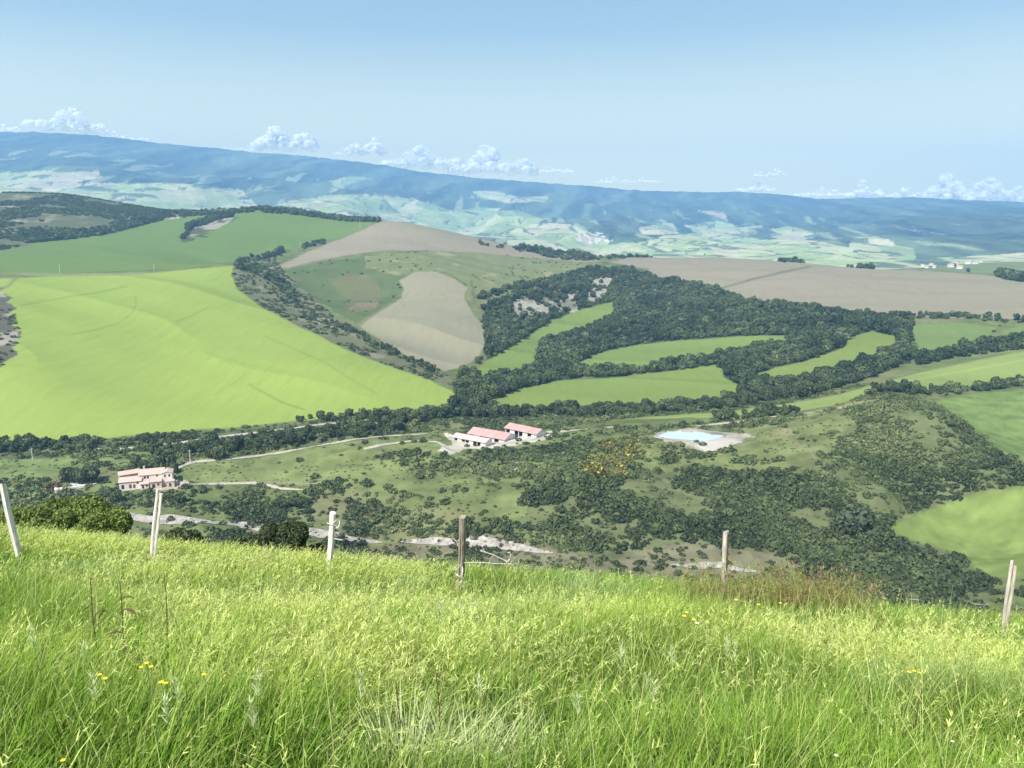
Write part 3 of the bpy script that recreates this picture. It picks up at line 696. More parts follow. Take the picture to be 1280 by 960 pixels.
HEDGES = [ # line, half width in pixels, share of places taken, crown radius, zone
    ([(560,516),(600,518),(650,518),(700,516),(760,517),(830,513),(890,508),(940,502)], 4.8, .95, 3.6, "valley"),
    ([(478,526),(505,524),(530,524),(560,520)], 5, .95, 3.4, "bend"),
    ([(690,466),(720,465),(770,463),(830,458),(880,452),(905,450)], 3.5, .95, 3.0, "hedge"),
    ([(1150,450),(1180,442),(1215,438),(1250,432),(1300,428)], 7, .9, 3.6, "right"),
    ([(1225,424),(1245,412),(1252,404)], 2.5, .7, 2.6, "right"),
    ([(1085,494),(1110,486),(1140,489),(1200,490),(1240,484),(1300,474)], 4, .9, 3.0, "knolltop"),
    ([(890,524),(930,521),(975,515),(998,517)], 3.5, .9, 2.5, "pondhedge"),
    ([(0,558),(40,559),(85,561),(130,563)], 7, .85, 3.0, "leftrow"),
    ([(175,556),(210,566),(250,560),(300,560),(350,555),(400,548),(450,538),(500,533)], 7, .85, 3.2, "leftrow"),
    ([(300,549),(340,546),(380,543),(430,536)], 3.5, .5, 2.6, "leftrow"),
    ([(375,526),(420,524),(460,520)], 3, .8, 2.6, "roadrow"), ([(0,550),(40,551),(62,553)], 2.5, .8, 2.4, "roadrow"), ([(90,554),(120,553)], 2, .8, 2.2, "roadrow"),
    ([(150,552),(195,549),(250,545)], 2, .5, 1.9, "roadrow"),
    ([(330,262),(380,266),(430,273),(472,274)], 4, .36, 4.6, "skyline"), ([(236,284),(255,278),(272,271),(288,268)], 3.5, .8, 4.2, "skyline"), ([(229,298),(236,288)], 2.5, .8, 3, "skyline"),
    ([(200,268),(250,268),(300,265),(335,262)], 2.5, .25, 4.2, "skyline"),
    ([(655,309),(680,317),(700,321),(735,323)], 4, .16, 5.2, "ridge"), ([(740,324),(800,321),(860,319),(880,319)], 1.5, .10, 4, "ridge"), ([(600,304),(655,314)], 2, .10, 4, "ridge"),
    ([(975,326),(1010,326),(1050,330),(1090,334)], 3, .10, 5, "ridge"), ([(1250,345),(1290,350)], 4, .5, 5, "ridge"),
    ([(300,332),(322,338),(345,352),(370,372)], 5, .6, 3.4, "gully"), ([(330,322),(352,315)], 3, .55, 3.4, "gully"), ([(380,308),(405,303)], 3, .45, 3.2, "gully"), ([(320,335),(300,327),(350,318)], 3, .4, 3.2, "gully"),
    ([(540,462),(500,445),(460,425),(420,405)], 3.5, .65, 2.4, "gully"), ([(390,395),(345,365),(310,348)], 6, .4, 2.2, "gully"), ([(30,300),(80,296),(130,290),(200,272)], 4, .7, 4.2, "left"),
    ([(1130,396),(1200,396),(1260,402),(1300,402)], 2.5, .7, 3, "right"), ([(600,372),(640,362),(690,352),(740,338)], 3, .8, 4, "wood"), ([(608,405),(600,440),(590,470)], 4, .5, 2.6, "wood")]
tone0 = np.clip(.45 + .75 * fbm(x / 60, y / 60, 3, 161) + g.uniform(-.35, .35, len(px)), 0, 1) * .9; tone0 = np.where(g.random(len(px)) < .06, .97, tone0)
for i in np.nonzero(m)[0]:
    TREES.append([x[i], y[i], z[i], 3.0 + 3.6 * g.random() ** 2, g.uniform(.75, 1.35), tone0[i], px[i], py[i], "wood"])
used = m.copy()
for line, hw, share, rad, zone in HEDGES:
    far = min(p[1] for p in line) < 345
    h = (dist_poly(px, py, line) < hw) & (r > 560) & (g.random(len(px)) < share * .8) & ~used
    if zone not in ("roadrow", "pondhedge", "knolltop", "skyline", "ridge", "gully", "leftrow"): h &= ~any_in(px, py, FIELDS)
    used |= h
    for i in np.nonzero(h)[0]:
        TREES.append([x[i], y[i], z[i], rad * g.uniform(.55, 1.45), g.uniform(.7, 1.4), tone0[i], px[i], py[i], zone])
# rough hill at the far left, and far ridges
m = inside(px, py, P_LSCRUB) & (fbm(x / 90, y / 90, 3, 101) > -.10) & (r > 1500) & (g.random(len(px)) < .34)
for i in np.nonzero(m)[0]: SHRUBS.append([x[i], y[i], z[i], g.uniform(2.0, 4.6), 1.1, g.random() * .6, px[i], py[i], "left"])
m = (inside(px, py, P_PALE) | inside(px, py, P_SLOPE) | inside(px, py, P_BLADE)| inside(px, py, GULLY)) & (g.random(len(px)) < .04 + .25 * (inside(px, py, GULLY))) & (fbm(x / 60, y / 60, 3, 103) > .15)
for i in np.nonzero(m)[0]: SHRUBS.append([x[i], y[i], z[i], g.uniform(1.0, 2.4), 1, g.random(), px[i], py[i], "slope"])
m = inside(px, py, P_GULLYBAND) & (g.random(len(px)) < .42) & (fbm(x / 40, y / 40, 3, 105) > -.15)
for i in np.nonzero(m)[0]: SHRUBS.append([x[i], y[i], z[i], g.uniform(1.0, 3.0), 1, g.random(), px[i], py[i], "slope"])
# single trees standing apart
def lone(pxl, pyl, rad, hf, tone, zone):
    for a_, b_ in zip(pxl, pyl):
        p = ground([a_], [b_])[0]; TREES.append([p[0], p[1], p[2], rad * g.uniform(.85, 1.1), hf, tone, a_, b_, zone])
lone([181], [551], 3.0, 1.2, .3, "lone"); lone([88, 101, 114], [602, 604, 603], 5.2, 1.15, .05, "pooltrees"); lone([79], [602], 3.6, 1.3, .95, "pooltrees")
lone([135, 146], [622, 628], 4.6, 1.0, .45, "farmtrees"); lone([170, 180, 193], [583, 587, 586], 4.4, 1.1, .25, "farmtrees"); lone([265, 272], [572, 575], 5.0, 1.2, .05, "farmtrees")
lone([203, 216], [582, 584], 3.2, 1.9, .3, "farmtrees"); lone([150, 160], [590, 588], 3, .9, .8, "farmtrees"); lone([225], [628], 3.6, .9, .35, "farmtrees"); lone([360, 350, 375], [634, 635, 634], 5.0, .75, .35, "farmtrees")
lone([500, 515, 520], [535, 536, 531], 3.6, 1.0, .97, "bend"); lone([1235], [397], 4.6, 1.2, .2, "right"); lone([1070, 1058], [665, 668], 6.0, 1.2, .98, "knoll"); lone([1272, 1276], [590, 600], 4, 1.2, .1, "knoll")
lone([881, 858], [638 - 319, 318], 5.0, 1.1, .1, "ridge"); lone([1192], [333], 7, 1.1, .1, "ridge"); lone([1210],[340],6,1.2,.1,"ridge")

x, y, z, px, py, r = candidates(285, 730, 3.0, 9)
g = np.random.default_rng(79)
px0, py0 = px, py; px = px0 + 16 * fbm(x / 26, y / 26, 3, 151); py = py0 + 8 * fbm(x / 26, y / 26, 3, 153)
n3 = fbm(x / 45, y / 45, 3, 163); n1 = fbm(x / 34, y / 34, 4, 111); n2 = fbm(x / 14, y / 14, 3, 113); u = g.random(len(px))
dens = np.full(len(px), .15) + .65 * smooth(n1 + .5 * n2, -.08, .28)
dens = np.where(inside(px, py, P_SCRUB), .15 + .80 * smooth(n1 + .5 * n2, -.42, -.02), dens)
dens = np.where(inside(px, py, P_KNOLL), .12 + .85 * smooth(n1 + .5 * n2, -.42, -.05), dens)
dens = np.where(inside(px, py, P_MOUND), .03 + .5 * smooth(n1 + .4 * n2, .30, .55), dens)
dens = np.where(inside(px, py, P_LMEAD) | inside(px, py, P_MEAD2), .01 + .25 * smooth(n1 + .4 * n2, .35, .6), dens)
dens = np.where(inside(px, py, P_DRY), .16 + .3 * smooth(n1, .1, .5), dens)
dens = np.where(inside(px, py, P_DRY2), .35 + .4 * smooth(n1, 0, .4), dens)
dens = np.where(inside(px, py, P_LOWL), .25 + .4 * smooth(n1, 0, .4), dens)
BAND = [[(560,585),(610,575),(660,560),(720,550),(800,545),(870,528),(860,548),(800,560),(740,585),(700,610),(650,600),(600,600)], [(470,570),(520,560),(560,572),(590,585),(560,595),(500,582)], [(800,534),(870,526),(880,534),(800,546)],
        [(130,612),(230,625),(330,618),(400,640),(330,650),(230,640),(130,635)], [(0,600),(60,598),(90,612),(110,640),(0,640)], [(430,630),(500,640),(560,650),(640,655),(700,665),(640,672),(520,668),(430,660)], [(680,610),(740,600),(800,612),(800,645),(700,640)], P_BROOM]
for b_ in BAND: dens = np.where(inside(px, py, b_), np.maximum(dens, .8), dens)
CLEARS = [[(470,588),(530,600),(600,590),(650,605),(640,625),(560,625),(480,612)], [(620,650),(680,632),(720,615),(700,650),(650,664)], [(820,620),(870,628),(900,640),(850,640)], [(500,640),(540,648),(600,650),(560,655)]]
for b_ in CLEARS: dens = np.where(inside(px, py, b_), .06, dens)
px, py = px0, py0
dens = np.where(any_in(px, py, [P_STRIP, P_F15, P_F16, P_BRIGHT, P_YARD, P_YARD2, P_F10]), 0, dens)
dens = np.where(inside(px, py, P_BANK), .012, dens)
dens = np.where(inside(px, py, [(70,596),(120,596),(150,606),(222,606),(240,590),(222,583),(150,585),(130,600)]), .0, dens)
for ln, w_ in [([(85,562),(150,562),(210,556),(268,547),(330,540),(400,531),(480,524)], 2), ([(196,600),(215,588),(240,578),(262,576),(300,573),(345,567),(400,557),(440,550),(475,546),(540,542)], 2.2), ([(575,566),(560,561),(548,553),(520,551),(480,556)], 2),
               ([(120,640),(200,650),(300,656),(385,664),(480,679)], 5), ([(496,678),(600,678),(694,692)], 5), ([(838,706),(900,706),(950,716)], 4), ([(226,606),(320,604),(384,613)], 2), ([(870,533),(960,522),(1104,500)], 2.5)]:
    dens = np.where(dist_poly(px, py, ln) < w_, np.where(w_ > 3, .07, .02), dens)
broom = inside(px, py, P_BROOM)
for i in np.nonzero(u < dens)[0]:
    big = .75 + .5 * (n1[i] + .5); tn = float(np.clip(.5 + .9 * n3[i] + g.uniform(-.3, .3), 0, 1))
    rad = (.9 + 1.9 * g.random() ** 1.8) * big * (1.25 if inside(px[i], py[i], P_SCRUB) else 1)
    if inside(px[i], py[i], P_DRY) or inside(px[i], py[i], P_DRY2): rad *= .75
    SHRUBS.append([x[i], y[i], z[i], rad, g.uniform(.8, 1.25), tn, px[i], py[i], "broom" if broom[i] and g.random() < .75 else "scrub"])

for a_, b_, c_ in ((584, 558, 1.5), (594, 557, 1.7), (621, 549, 1.5), (634, 547, 1.3), (556, 567, 1.6), (604, 561, 1.4), (648, 551, 1.9)):
    q_ = ground([a_], [b_])[0]; SHRUBS.append([q_[0], q_[1], q_[2], c_, 1.3, .1, a_, b_, "yard"])
# low tussocks and seedlings in the rough pasture
x, y, z, px, py, r = candidates(300, 640, 2.6, 19)
m = (g.random(len(px)) < .30) & ~any_in(px, py, [P_STRIP, P_F15, P_BRIGHT, P_YARD, P_YARD2, P_F10, P_BANK, P_F16]) & (fbm(x / 22, y / 22, 3, 141) > -.1)
for i in np.nonzero(m)[0]: SHRUBS.append([x[i], y[i], z[i], g.uniform(.35, .95), g.uniform(.6, 1), g.uniform(.5, 1.5), px[i], py[i], "tussock"])
def visible_size(t):
    d = math.sqrt(t[0] ** 2 + t[1] ** 2 + t[2] ** 2); return t[3] / d
def in_frame(t): return 2 < t[6] < 1278
T_ONE = sorted([t for t in TREES if in_frame(t)], key=visible_size, reverse=True)[:300]
S_ONE = sorted([t for t in SHRUBS if in_frame(t)], key=visible_size, reverse=True)[:300]
ids = {id(t) for t in T_ONE} | {id(t) for t in S_ONE}
def mass_mesh(name, items, protos, c_lo, c_hi):
    g = np.random.default_rng(len(items)); Qs = []; Cs = []
    for t in items:
        P = protos[g.integers(len(protos))]; an = g.uniform(0, 6.28); c, s = math.cos(an), math.sin(an)
        Q = P @ np.array([[c, s, 0], [-s, c, 0], [0, 0, 1]]) * (t[3] * np.array((1, 1, t[4]))) + np.array((t[0], t[1], t[2] - .12 * t[3]))
        k = t[5]; col = np.array(c_lo) * (1 - k) + np.array(c_hi) * k
        if k > .9: col = col * np.array((1.35, 1.2, 1.3))
        cc = np.broadcast_to(col, (len(P), 4, 3)).copy()
        if t[8] == "broom":
            fl = (g.random(len(P)) < .22) & (P[:, 0, 2] > .45); cc[fl] = (0.46, 0.43, 0.07)
            cc[~fl] = cc[~fl] * np.array((1.3, 1.0, .8))
        Qs.append(Q); Cs.append(cc)
    return quads_mesh(name, np.concatenate(Qs).astype(np.float32), np.concatenate(Cs).reshape(-1, 3))
rest_t = [t for t in TREES if id(t) not in ids]; rest_s = [t for t in SHRUBS if id(t) not in ids]
print("trees", len(TREES), "shrubs", len(SHRUBS))
tag(link_mesh("woodland", mass_mesh("woodland", rest_t, LOWT, (0.042, 0.064, 0.031), (0.135, 0.180, 0.076)), M_MASS), kind='stuff')
tag(link_mesh("scrub", mass_mesh("scrub", rest_s, LOWS, (0.060, 0.085, 0.040), (0.155, 0.205, 0.085)), M_MASS), kind='stuff')

for me in MIDT: me.materials.append(M_TREE)
for me in MIDS: me.materials.append(M_SHRUB)
MIDT_G = [];
for me in MIDT[:3]:
    c_ = me.copy(); c_.materials.clear(); c_.materials.append(M_TREE_G); MIDT_G.append(c_)
MIDB = []
m_fl = leaf_mat("broom_flowers", (0.44, 0.41, 0.06), (0.50, 0.46, 0.08))
for i in range(4):
    Q = crown(260 + i, 300, .15, 7, flat=.8, tall=.62); me = quads_mesh("shrub", Q); me.materials.append(M_SHRUB); me.materials.append(m_fl)
    fl = ((np.random.default_rng(i).random(300) < .4) & (Q[:, 0, 2] > .4)).astype(np.int32); me.polygons.foreach_set("material_index", fl); MIDB.append(me)

PLACE = [((860,546),"the blue pond"),((612,540),"the red roofed barns"),((185,600),"the pink farmhouse"),((95,603),"the white pool terrace"),((575,680),"the grey fence post"),((908,690),"the brown cracked fence post"),
         ((1262,735),"the leaning right fence post"),((412,660),"the wire loop fence post"),((197,636),"the split fence post"),((1190,650),"the lower right green field"),((1110,497),"the scrubby knoll top"),((770,565),"the yellow broom"),
         ((300,655),"the white riverbed"),((820,486),"the long field below the wood"),((850,438),"the upper field in the wood"),((1035,448),"the curved field in the wood"),((1190,420),"the field right of the wood"),((530,400),"the bare hourglass field"),((700,425),"the field beside the cliffs"),((300,450),"the bright green hill"),((1100,365),"the bare brown plateau"),((420,272),"the dark green hill")]
SEEN = {}
def where(t):
    d = sorted(((math.hypot(t[6] - p[0], (t[7] - p[1]) * 1.5), i) for i, (p, n) in enumerate(PLACE)))[0]; p, n = PLACE[d[1]]
    dx, dy = t[6] - p[0], t[7] - p[1]
    if abs(dx) > 1.2 * abs(dy): w = "right of" if dx > 0 else "left of"
    else: w = "below" if dy > 0 else "above"
    return w + " " + n
def ordinal(k): return "%d%s" % (k, "th" if 10 <= k % 100 <= 20 else {1: "st", 2: "nd", 3: "rd"}.get(k % 10, "th"))
def label_all(items, word):
    """what it looks like, what it stands beside, and its turn from the left among its likes there"""
    B = {}
    for t in items: B.setdefault((word(t), where(t)), []).append(t)
    out = {}
    for (wd, pl), L in B.items():
        L.sort(key=lambda t: t[6])
        for k, t in enumerate(L):
            n = len(L)
            if n == 1: out[id(t)] = "%s %s" % (wd, pl)
            elif k == 0: out[id(t)] = "leftmost %s %s" % (wd, pl)
            elif k == n - 1: out[id(t)] = "rightmost %s %s" % (wd, pl)
            else: out[id(t)] = "%s %s %s" % (ordinal(k + 1), wd, pl)
    return out
def tword(t):
    a_ = "large" if t[3] > 4.4 else "small" if t[3] < 3.0 else "round"
    return "%s %s %s" % (a_, "grey green" if t[5] > .9 else "dark green" if t[5] < .5 else "mid green", "tree")
def sword(t):
    if t[8] == "broom": return "yellow flowering broom bush"
    return "%s %s" % ("broad" if t[4] < 1 else "tall", "dark green shrub" if t[5] < .5 else "olive green shrub")
LT = label_all(T_ONE, tword); LS = label_all(S_ONE, sword)
GN = {"wood": "trees of the valley wood", "valley": "trees along the valley floor", "bend": "trees by the field corner", "hedge": "trees of the field hedge", "right": "trees of the right hedge", "knolltop": "trees on the knoll top"}
gi = random.Random(3)
for t in T_ONE:
    o = empty("tree", (t[0], t[1], t[2]), gi.uniform(0, 6.28)); o.scale = (t[3], t[3], t[3] * t[4])
    tag(o, LT[id(t)], "tree", GN.get(t[8], "trees in the valley"))
    link_mesh("trunk", TRUNKS[gi.randrange(4)], None, o)
    link_mesh("crown", (MIDT_G[gi.randrange(3)] if t[5] > .9 else MIDT[gi.randrange(8)]), None, o, (0, 0, -.05 if t[8] == "wood" else .05))
for t in S_ONE:
    br = t[8] == "broom"
    o = link_mesh("broom_bush" if br else "shrub", MIDB[gi.randrange(4)] if br else MIDS[gi.randrange(8)], None, None, (t[0], t[1], t[2] - .1 * t[3]))
    o.rotation_euler.z = gi.uniform(0, 6.28); o.scale = (t[3], t[3], t[3] * t[4])
    tag(o, LS[id(t)], "shrub", "broom bushes by the pond" if br else "shrubs of the valley scrub")

# ------------------------------------------------------------------ buildings
M_STUCCO = noise_mat("pink_stucco", (0.64, 0.56, 0.52), (0.78, 0.70, 0.66), 0.5)
M_STONE = noise_mat("pale_stone", (0.45, 0.38, 0.31), (0.62, 0.55, 0.47), 0.8)
M_TILE = noise_mat("terracotta_tiles", (0.40, 0.30, 0.25), (0.58, 0.48, 0.42), 1.2, stretch=(3, .5, .5))
M_DARK = noise_mat("dark_opening", (0.02, 0.02, 0.022), (0.05, 0.05, 0.05), 1)
M_WHITE = noise_mat("white_plaster", (0.68, 0.66, 0.62), (0.80, 0.78, 0.74), 0.4)
M_RED = noise_mat("red_roof_sheet", (0.40, 0.235, 0.215), (0.52, 0.355, 0.33), 0.35, rough=0.6, stretch=(2, .3, .3))
M_PINK = noise_mat("faded_roof_sheet", (0.52, 0.36, 0.335), (0.64, 0.50, 0.47), 0.35, rough=0.6, stretch=(2, .3, .3))
M_POLE = noise_mat("pale_concrete", (0.50, 0.48, 0.44), (0.62, 0.60, 0.56), 2)
M_WOODDK = noise_mat("dark_wood", (0.09, 0.065, 0.045), (0.16, 0.12, 0.09), 3)

def site(px, py, turn=0.0):
    p = ground([px], [py])[0]; az = math.atan2(p[0], p[1])
    k = (p[1] * cp - p[2] * sp) / F_PX                # metres per pixel there
    return p, -az + R(turn), k
def gable(parent, x0, x1, y0, y1, h, rise, wall_m, roof_m, along='x', over=0.5, base=-2.0, roof_name="roof"):
    """walls with gables and a pitched roof with eaves"""
    if along == 'x':
        ym = (y0 + y1) / 2; MB().prismx([(y0, base), (y1, base), (y1, h), (ym, h + rise), (y0, h)], x0, x1).build("wall", wall_m, parent)
        s = rise / (ym - y0); t = .22
        return MB().prismx([(y0 - over, h - over * s + .03), (ym, h + rise + .03), (y1 + over, h - over * s + .03), (y1 + over, h - over * s + t), (ym, h + rise + t + .05), (y0 - over, h - over * s + t)], x0 - over, x1 + over).build(roof_name, roof_m, parent)
    xm = (x0 + x1) / 2; MB().prism([(x0, base), (x1, base), (x1, h), (xm, h + rise), (x0, h)], y0, y1).build("wall", wall_m, parent)
    s = rise / (xm - x0); t = .22
    return MB().prism([(x0 - over, h - over * s + .03), (xm, h + rise + .03), (x1 + over, h - over * s + .03), (x1 + over, h - over * s + t), (xm, h + rise + t + .05), (x0 - over, h - over * s + t)], y0 - over, y1 + over).build(roof_name, roof_m, parent)
def openings(parent, spots, y, name="window", sill=True, mat=None):
    for x, z, w, h in spots:
        o = MB().box(x - w/2, y - .06, z, x + w/2, y + .10, z + h).build(name, mat or M_DARK, parent)
        if name == "window":
            MB().box(x - w/2 - .12, y - .10, z - .14, x + w/2 + .12, y + .08, z - .003).build("sill", M_STONE, o)
            MB().box(x - w/2 - .1, y - .07, z + h + .003, x + w/2 + .1, y + .08, z + h + .16).build("lintel", M_STONE, o)

p, rz, k = site(186, 610, -8)
fh = empty("farmhouse", p, rz)
tag(fh, "pink stone farmhouse of joined wings with terracotta roofs above the white riverbed", "house")
X = lambda px: (px - 186) * k
gable(fh, X(152), X(177), 3.0, 12.0, 4.4, 1.8, M_STUCCO, M_TILE)
openings(fh, [(X(156), 0, 1.6, 2.6), (X(173), 2.6, 1.1, 1.4)], 3.0); openings(fh, [(X(164.5), 0, 1.5, 2.6), (X(169), 0, 1.3, 2.4)], 3.0, "door", mat=M_WOODDK)
rf = gable(fh, X(174.5), X(203), 6.0, 17.0, 7.0, 2.2, M_STUCCO, M_TILE)
openings(fh, [(X(181), 4.5, 1.2, 1.6), (X(184.5), 4.5, 1.2, 1.6), (X(195), 5.2, 1.0, 1.2), (X(199), 1.5, 1.1, 1.5)], 6.0)
MB().box(X(178), 13.0, 7.9, X(178) + 1.0, 14.0, 10.8).build("chimney", M_STONE, rf)
gable(fh, X(201.5), X(213.5), 2.6, 11.0, 7.8, 1.0, M_STUCCO, M_TILE, 'y', .3)
openings(fh, [(X(205), 5.6, 1.0, 1.5), (X(210), 5.6, 1.0, 1.5), (X(208), 1.6, 1.1, 1.5)], 2.6)
MB().prismx([(0.2, -2), (5.98, -2), (5.98, 4.0), (0.2, 2.8)], X(176.5), X(186)).build("wall", M_STUCCO, fh)
MB().prismx([(-.3, 2.70), (5.95, 4.05), (5.95, 4.3), (-.3, 2.95)], X(176.1), X(186.6)).build("roof", M_TILE, fh)
openings(fh, [(X(179.5), 0, 1.2, 2.0), (X(184), .9, 1.0, 1.2)], 0.2)
MB().prismx([(-1.2, -2), (5.9, -2), (5.9, 4.8), (-1.2, 4.0)], X(188), X(201.3)).build("wall", M_STONE, fh)
MB().prismx([(-1.7, 3.96), (5.9, 4.85), (5.9, 5.1), (-1.7, 4.2)], X(187.6), X(201.38)).build("roof", M_TILE, fh)
openings(fh, [(X(192), 0.0, 1.7, 2.6), (X(197.5), 1.5, 1.1, 1.4)], -1.2)
MB().box(X(207), -1.5, -2, X(216), 2.5, 3.4).build("wall", M_STONE, fh); MB().box(X(206.7), -1.8, 3.41, X(216.3), 2.55, 3.65).build("roof", M_TILE, fh)
openings(fh, [(X(211), 0.2, 1.3, 2.2)], -1.5)
MB().box(X(216.4), 1.0, -2, X(218.6), 4.0, 2.2).build("garden_wall", M_STONE, fh)
p, rz, k = site(158, 599, 5)
ot = empty("outbuilding", p, rz); tag(ot, "low outbuilding with a dull tiled roof behind the left wing of the pink farmhouse", "shed")
gable(ot, -4, 8, 0, 7, 3.2, 1.5, M_STONE, M_TILE)

def barn(px, py, turn, Ls, Ws, h, rise, roof_m, label, bays, back=False):
    p, rz, k = site(px, py, turn)
    b = empty("barn", p, rz); tag(b, label, "barn", "barns of the farm in the valley")
    x0, x1, y0, y1 = -Ls/2, Ls/2, -Ws/2, Ws/2; ym = 0
    # closed rear and gable walls, an open front on white pillars
    MB().box(x0, y1 - .3, -2, x1, y1, h).build("wall", M_WHITE, b)
    for xa in (x0, x1 - .3): MB().prismx([(y0, -2), (y1 - .302, -2), (y1 - .302, h), (ym, h + rise - .02), (y0, h)], xa, xa + .3).build("wall", M_WHITE, b)
    n = bays; st = (Ls - .6) / n
    for i in range(n):
        xa = x0 + .3 + i * st
        if i % 3 == 1 or (i == n - 1): MB().box(xa + .2, y0 + .05, -2, xa + st - .2, y0 + .3, h - .3).build("wall", M_WHITE, b)
        else: MB().box(xa + .2, y0 + 2.2, -2, xa + st - .2, y0 + 2.4, h - .2).build("bay_shade_panel", M_DARK, b)  # dark slab set back in the open bay, standing in for shade inside
        MB().box(xa - .2, y0, -2, xa + .2, y0 + .4, h - .02).build("pillar", M_WHITE, b)
    s = rise / (Ws / 2); ov = 1.1; t = .2
    MB().prismx([(y0 - ov, h - ov * s + .03), (ym, h + rise + .03), (y1 + ov, h - ov * s + .03), (y1 + ov, h - ov * s + t), (ym, h + rise + t), (y0 - ov, h - ov * s + t)], x0 - ov, x1 + ov).build("roof", roof_m, b)
    MB().prismx([(-.35, h + rise + t - .09), (.35, h + rise + t - .09), (.02, h + rise + t + .14)], x0 - ov, x1 + ov).build("ridge_cap", roof_m, b)
    return b
barn(657, 543, -38, 29, 12, 4.2, 2.2, M_RED, "red roofed barn standing apart at the right end of the farm", 7)
barn(615, 549, -34, 32, 15, 4.2, 2.8, M_RED, "largest red roofed barn in the middle of the farm", 7)
barn(591, 553, -36, 28, 9, 3.4, 1.5, M_PINK, "low barn with a faded pink roof and dark open bays beside the white yard", 8)

def cypress_mesh(seed):
    g = np.random.default_rng(seed); n = 260; z = g.random(n) ** .8; a = g.uniform(0, 6.28, n); rr = .17 * np.sin(np.pi * np.clip(z * .93 + .07, 0, 1)) ** .6 * g.uniform(.8, 1.15, n)
    P = np.c_[rr * np.cos(a), rr * np.sin(a), .03 + z * .97]; nor = np.c_[np.cos(a), np.sin(a), .2 + 0 * a] + g.normal(scale=.4, size=(n, 3)); nor /= np.linalg.norm(nor, axis=1)[:, None]
    u = np.cross(nor, (0, 0, 1.)); u /= np.linalg.norm(u, axis=1)[:, None]; w = np.cross(nor, u); s = .045
    return quads_mesh("crown", np.stack([P - u*s - w*s*1.5, P + u*s - w*s*1.5, P + u*s + w*s*1.5, P - u*s + w*s*1.5], 1))
CYPRESS = [cypress_mesh(i) for i in range(3)]
for me in CYPRESS: me.materials.append(M_TREE)
cyp = [(196, 590, 6.5), (199.5, 590.5, 6.0), (203, 591, 7.0), (207, 590.5, 6.2), (210.5, 590, 7.2), (214, 590, 6.0), (217.5, 591, 7.5), (221, 592, 6.5)]
for i, (a_, b_, h_) in enumerate(cyp):
    q = ground([a_], [b_])[0]; o = empty("cypress", q, i); o.scale = (h_ * 1.1, h_ * 1.1, h_)
    tag(o, ["leftmost slim cypress in the row behind the pink farmhouse", "second cypress from the left in the row behind the pink farmhouse", "third cypress from the left in the row behind the pink farmhouse", "fourth cypress from the left in the row behind the pink farmhouse",
            "fourth cypress from the right in the row behind the pink farmhouse", "third cypress from the right in the row behind the pink farmhouse", "tallest cypress, next to the right end of the row behind the farmhouse", "rightmost slim cypress in the row behind the pink farmhouse"][i], "cypress", "row of cypresses behind the farmhouse")
    link_mesh("trunk", TRUNKS[0], None, o).scale = (.3, .3, .3); link_mesh("crown", CYPRESS[i % 3], None, o)

# pool terrace left of the farmhouse
p, rz, k = site(92, 609, 0)
po = empty("swimming_pool", p + np.array((0, 0, 1.2)), rz); tag(po, "pale swimming pool with white paved rim below the dark round trees", "pool")
MB().box(-10.5, -3.2, -3, 13.5, -1.8, .0).box(-10.5, 4.6, -3, 13.5, 6, .0).box(-10.5, -1.79, -3, -8.6, 4.59, .0).box(11.6, -1.79, -3, 13.5, 4.59, .0).build("rim", M_WHITE, po)
mpw, nt, b = nodes("pool_water"); b.inputs["Base Color"].default_value = (0.62, 0.74, 0.78, 1); b.inputs["Roughness"].default_value = .15
MB().box(-8.59, -1.78, -3, 11.59, 4.58, -.15).build("water", mpw, po)
p2 = p + np.array((-8, 7.5, 1.2)); pr = empty("garden_parasol", p2, 0); tag(pr, "white garden parasol at the left end of the pale swimming pool", "parasol")
MB().tube([(0, 0, -2), (0, 0, 2.6)], .06).build("pole", M_WHITE, pr)
m = MB(); m.add([(0, 0, 2.7)] + [(1.6 * math.cos(i * math.pi / 4), 1.6 * math.sin(i * math.pi / 4), 2.1) for i in range(8)] + [(1.6 * math.cos(i * math.pi / 4), 1.6 * math.sin(i * math.pi / 4), 1.95) for i in range(8)],
    [(0, 1 + i, 1 + (i + 1) % 8) for i in range(8)] + [(1 + i, 9 + i, 9 + (i + 1) % 8, 1 + (i + 1) % 8) for i in range(8)]); m.build("canopy", M_WHITE, pr)
gz_ = empty("pergola", p + np.array((-3.5, 10, 1.2)), rz); tag(gz_, "dark roofed pergola behind the pale swimming pool", "pergola")
for sx in (-2.6, 2.6):
    for sy in (-1.6, 1.6): MB().box(sx - .1, sy - .1, -3, sx + .1, sy + .1, 2.3).build("post", M_WOODDK, gz_)
MB().prismx([(-2.1, 2.31), (2.1, 2.31), (2.1, 2.4), (0, 3.1), (-2.1, 2.4)], -3.2, 3.2).build("roof", M_WOODDK, gz_)
rb = link_mesh("shrub", MIDS[2].copy(), None, None, ground([67], [611])[0]); rb.scale = (4.2, 2.6, 3.2)
rb.data.materials.clear(); rb.data.materials.append(leaf_mat("red_leaves", (0.11, 0.05, 0.035), (0.13, 0.065, 0.04))); tag(rb, "reddish brown shrub at the left end of the pale swimming pool", "shrub")

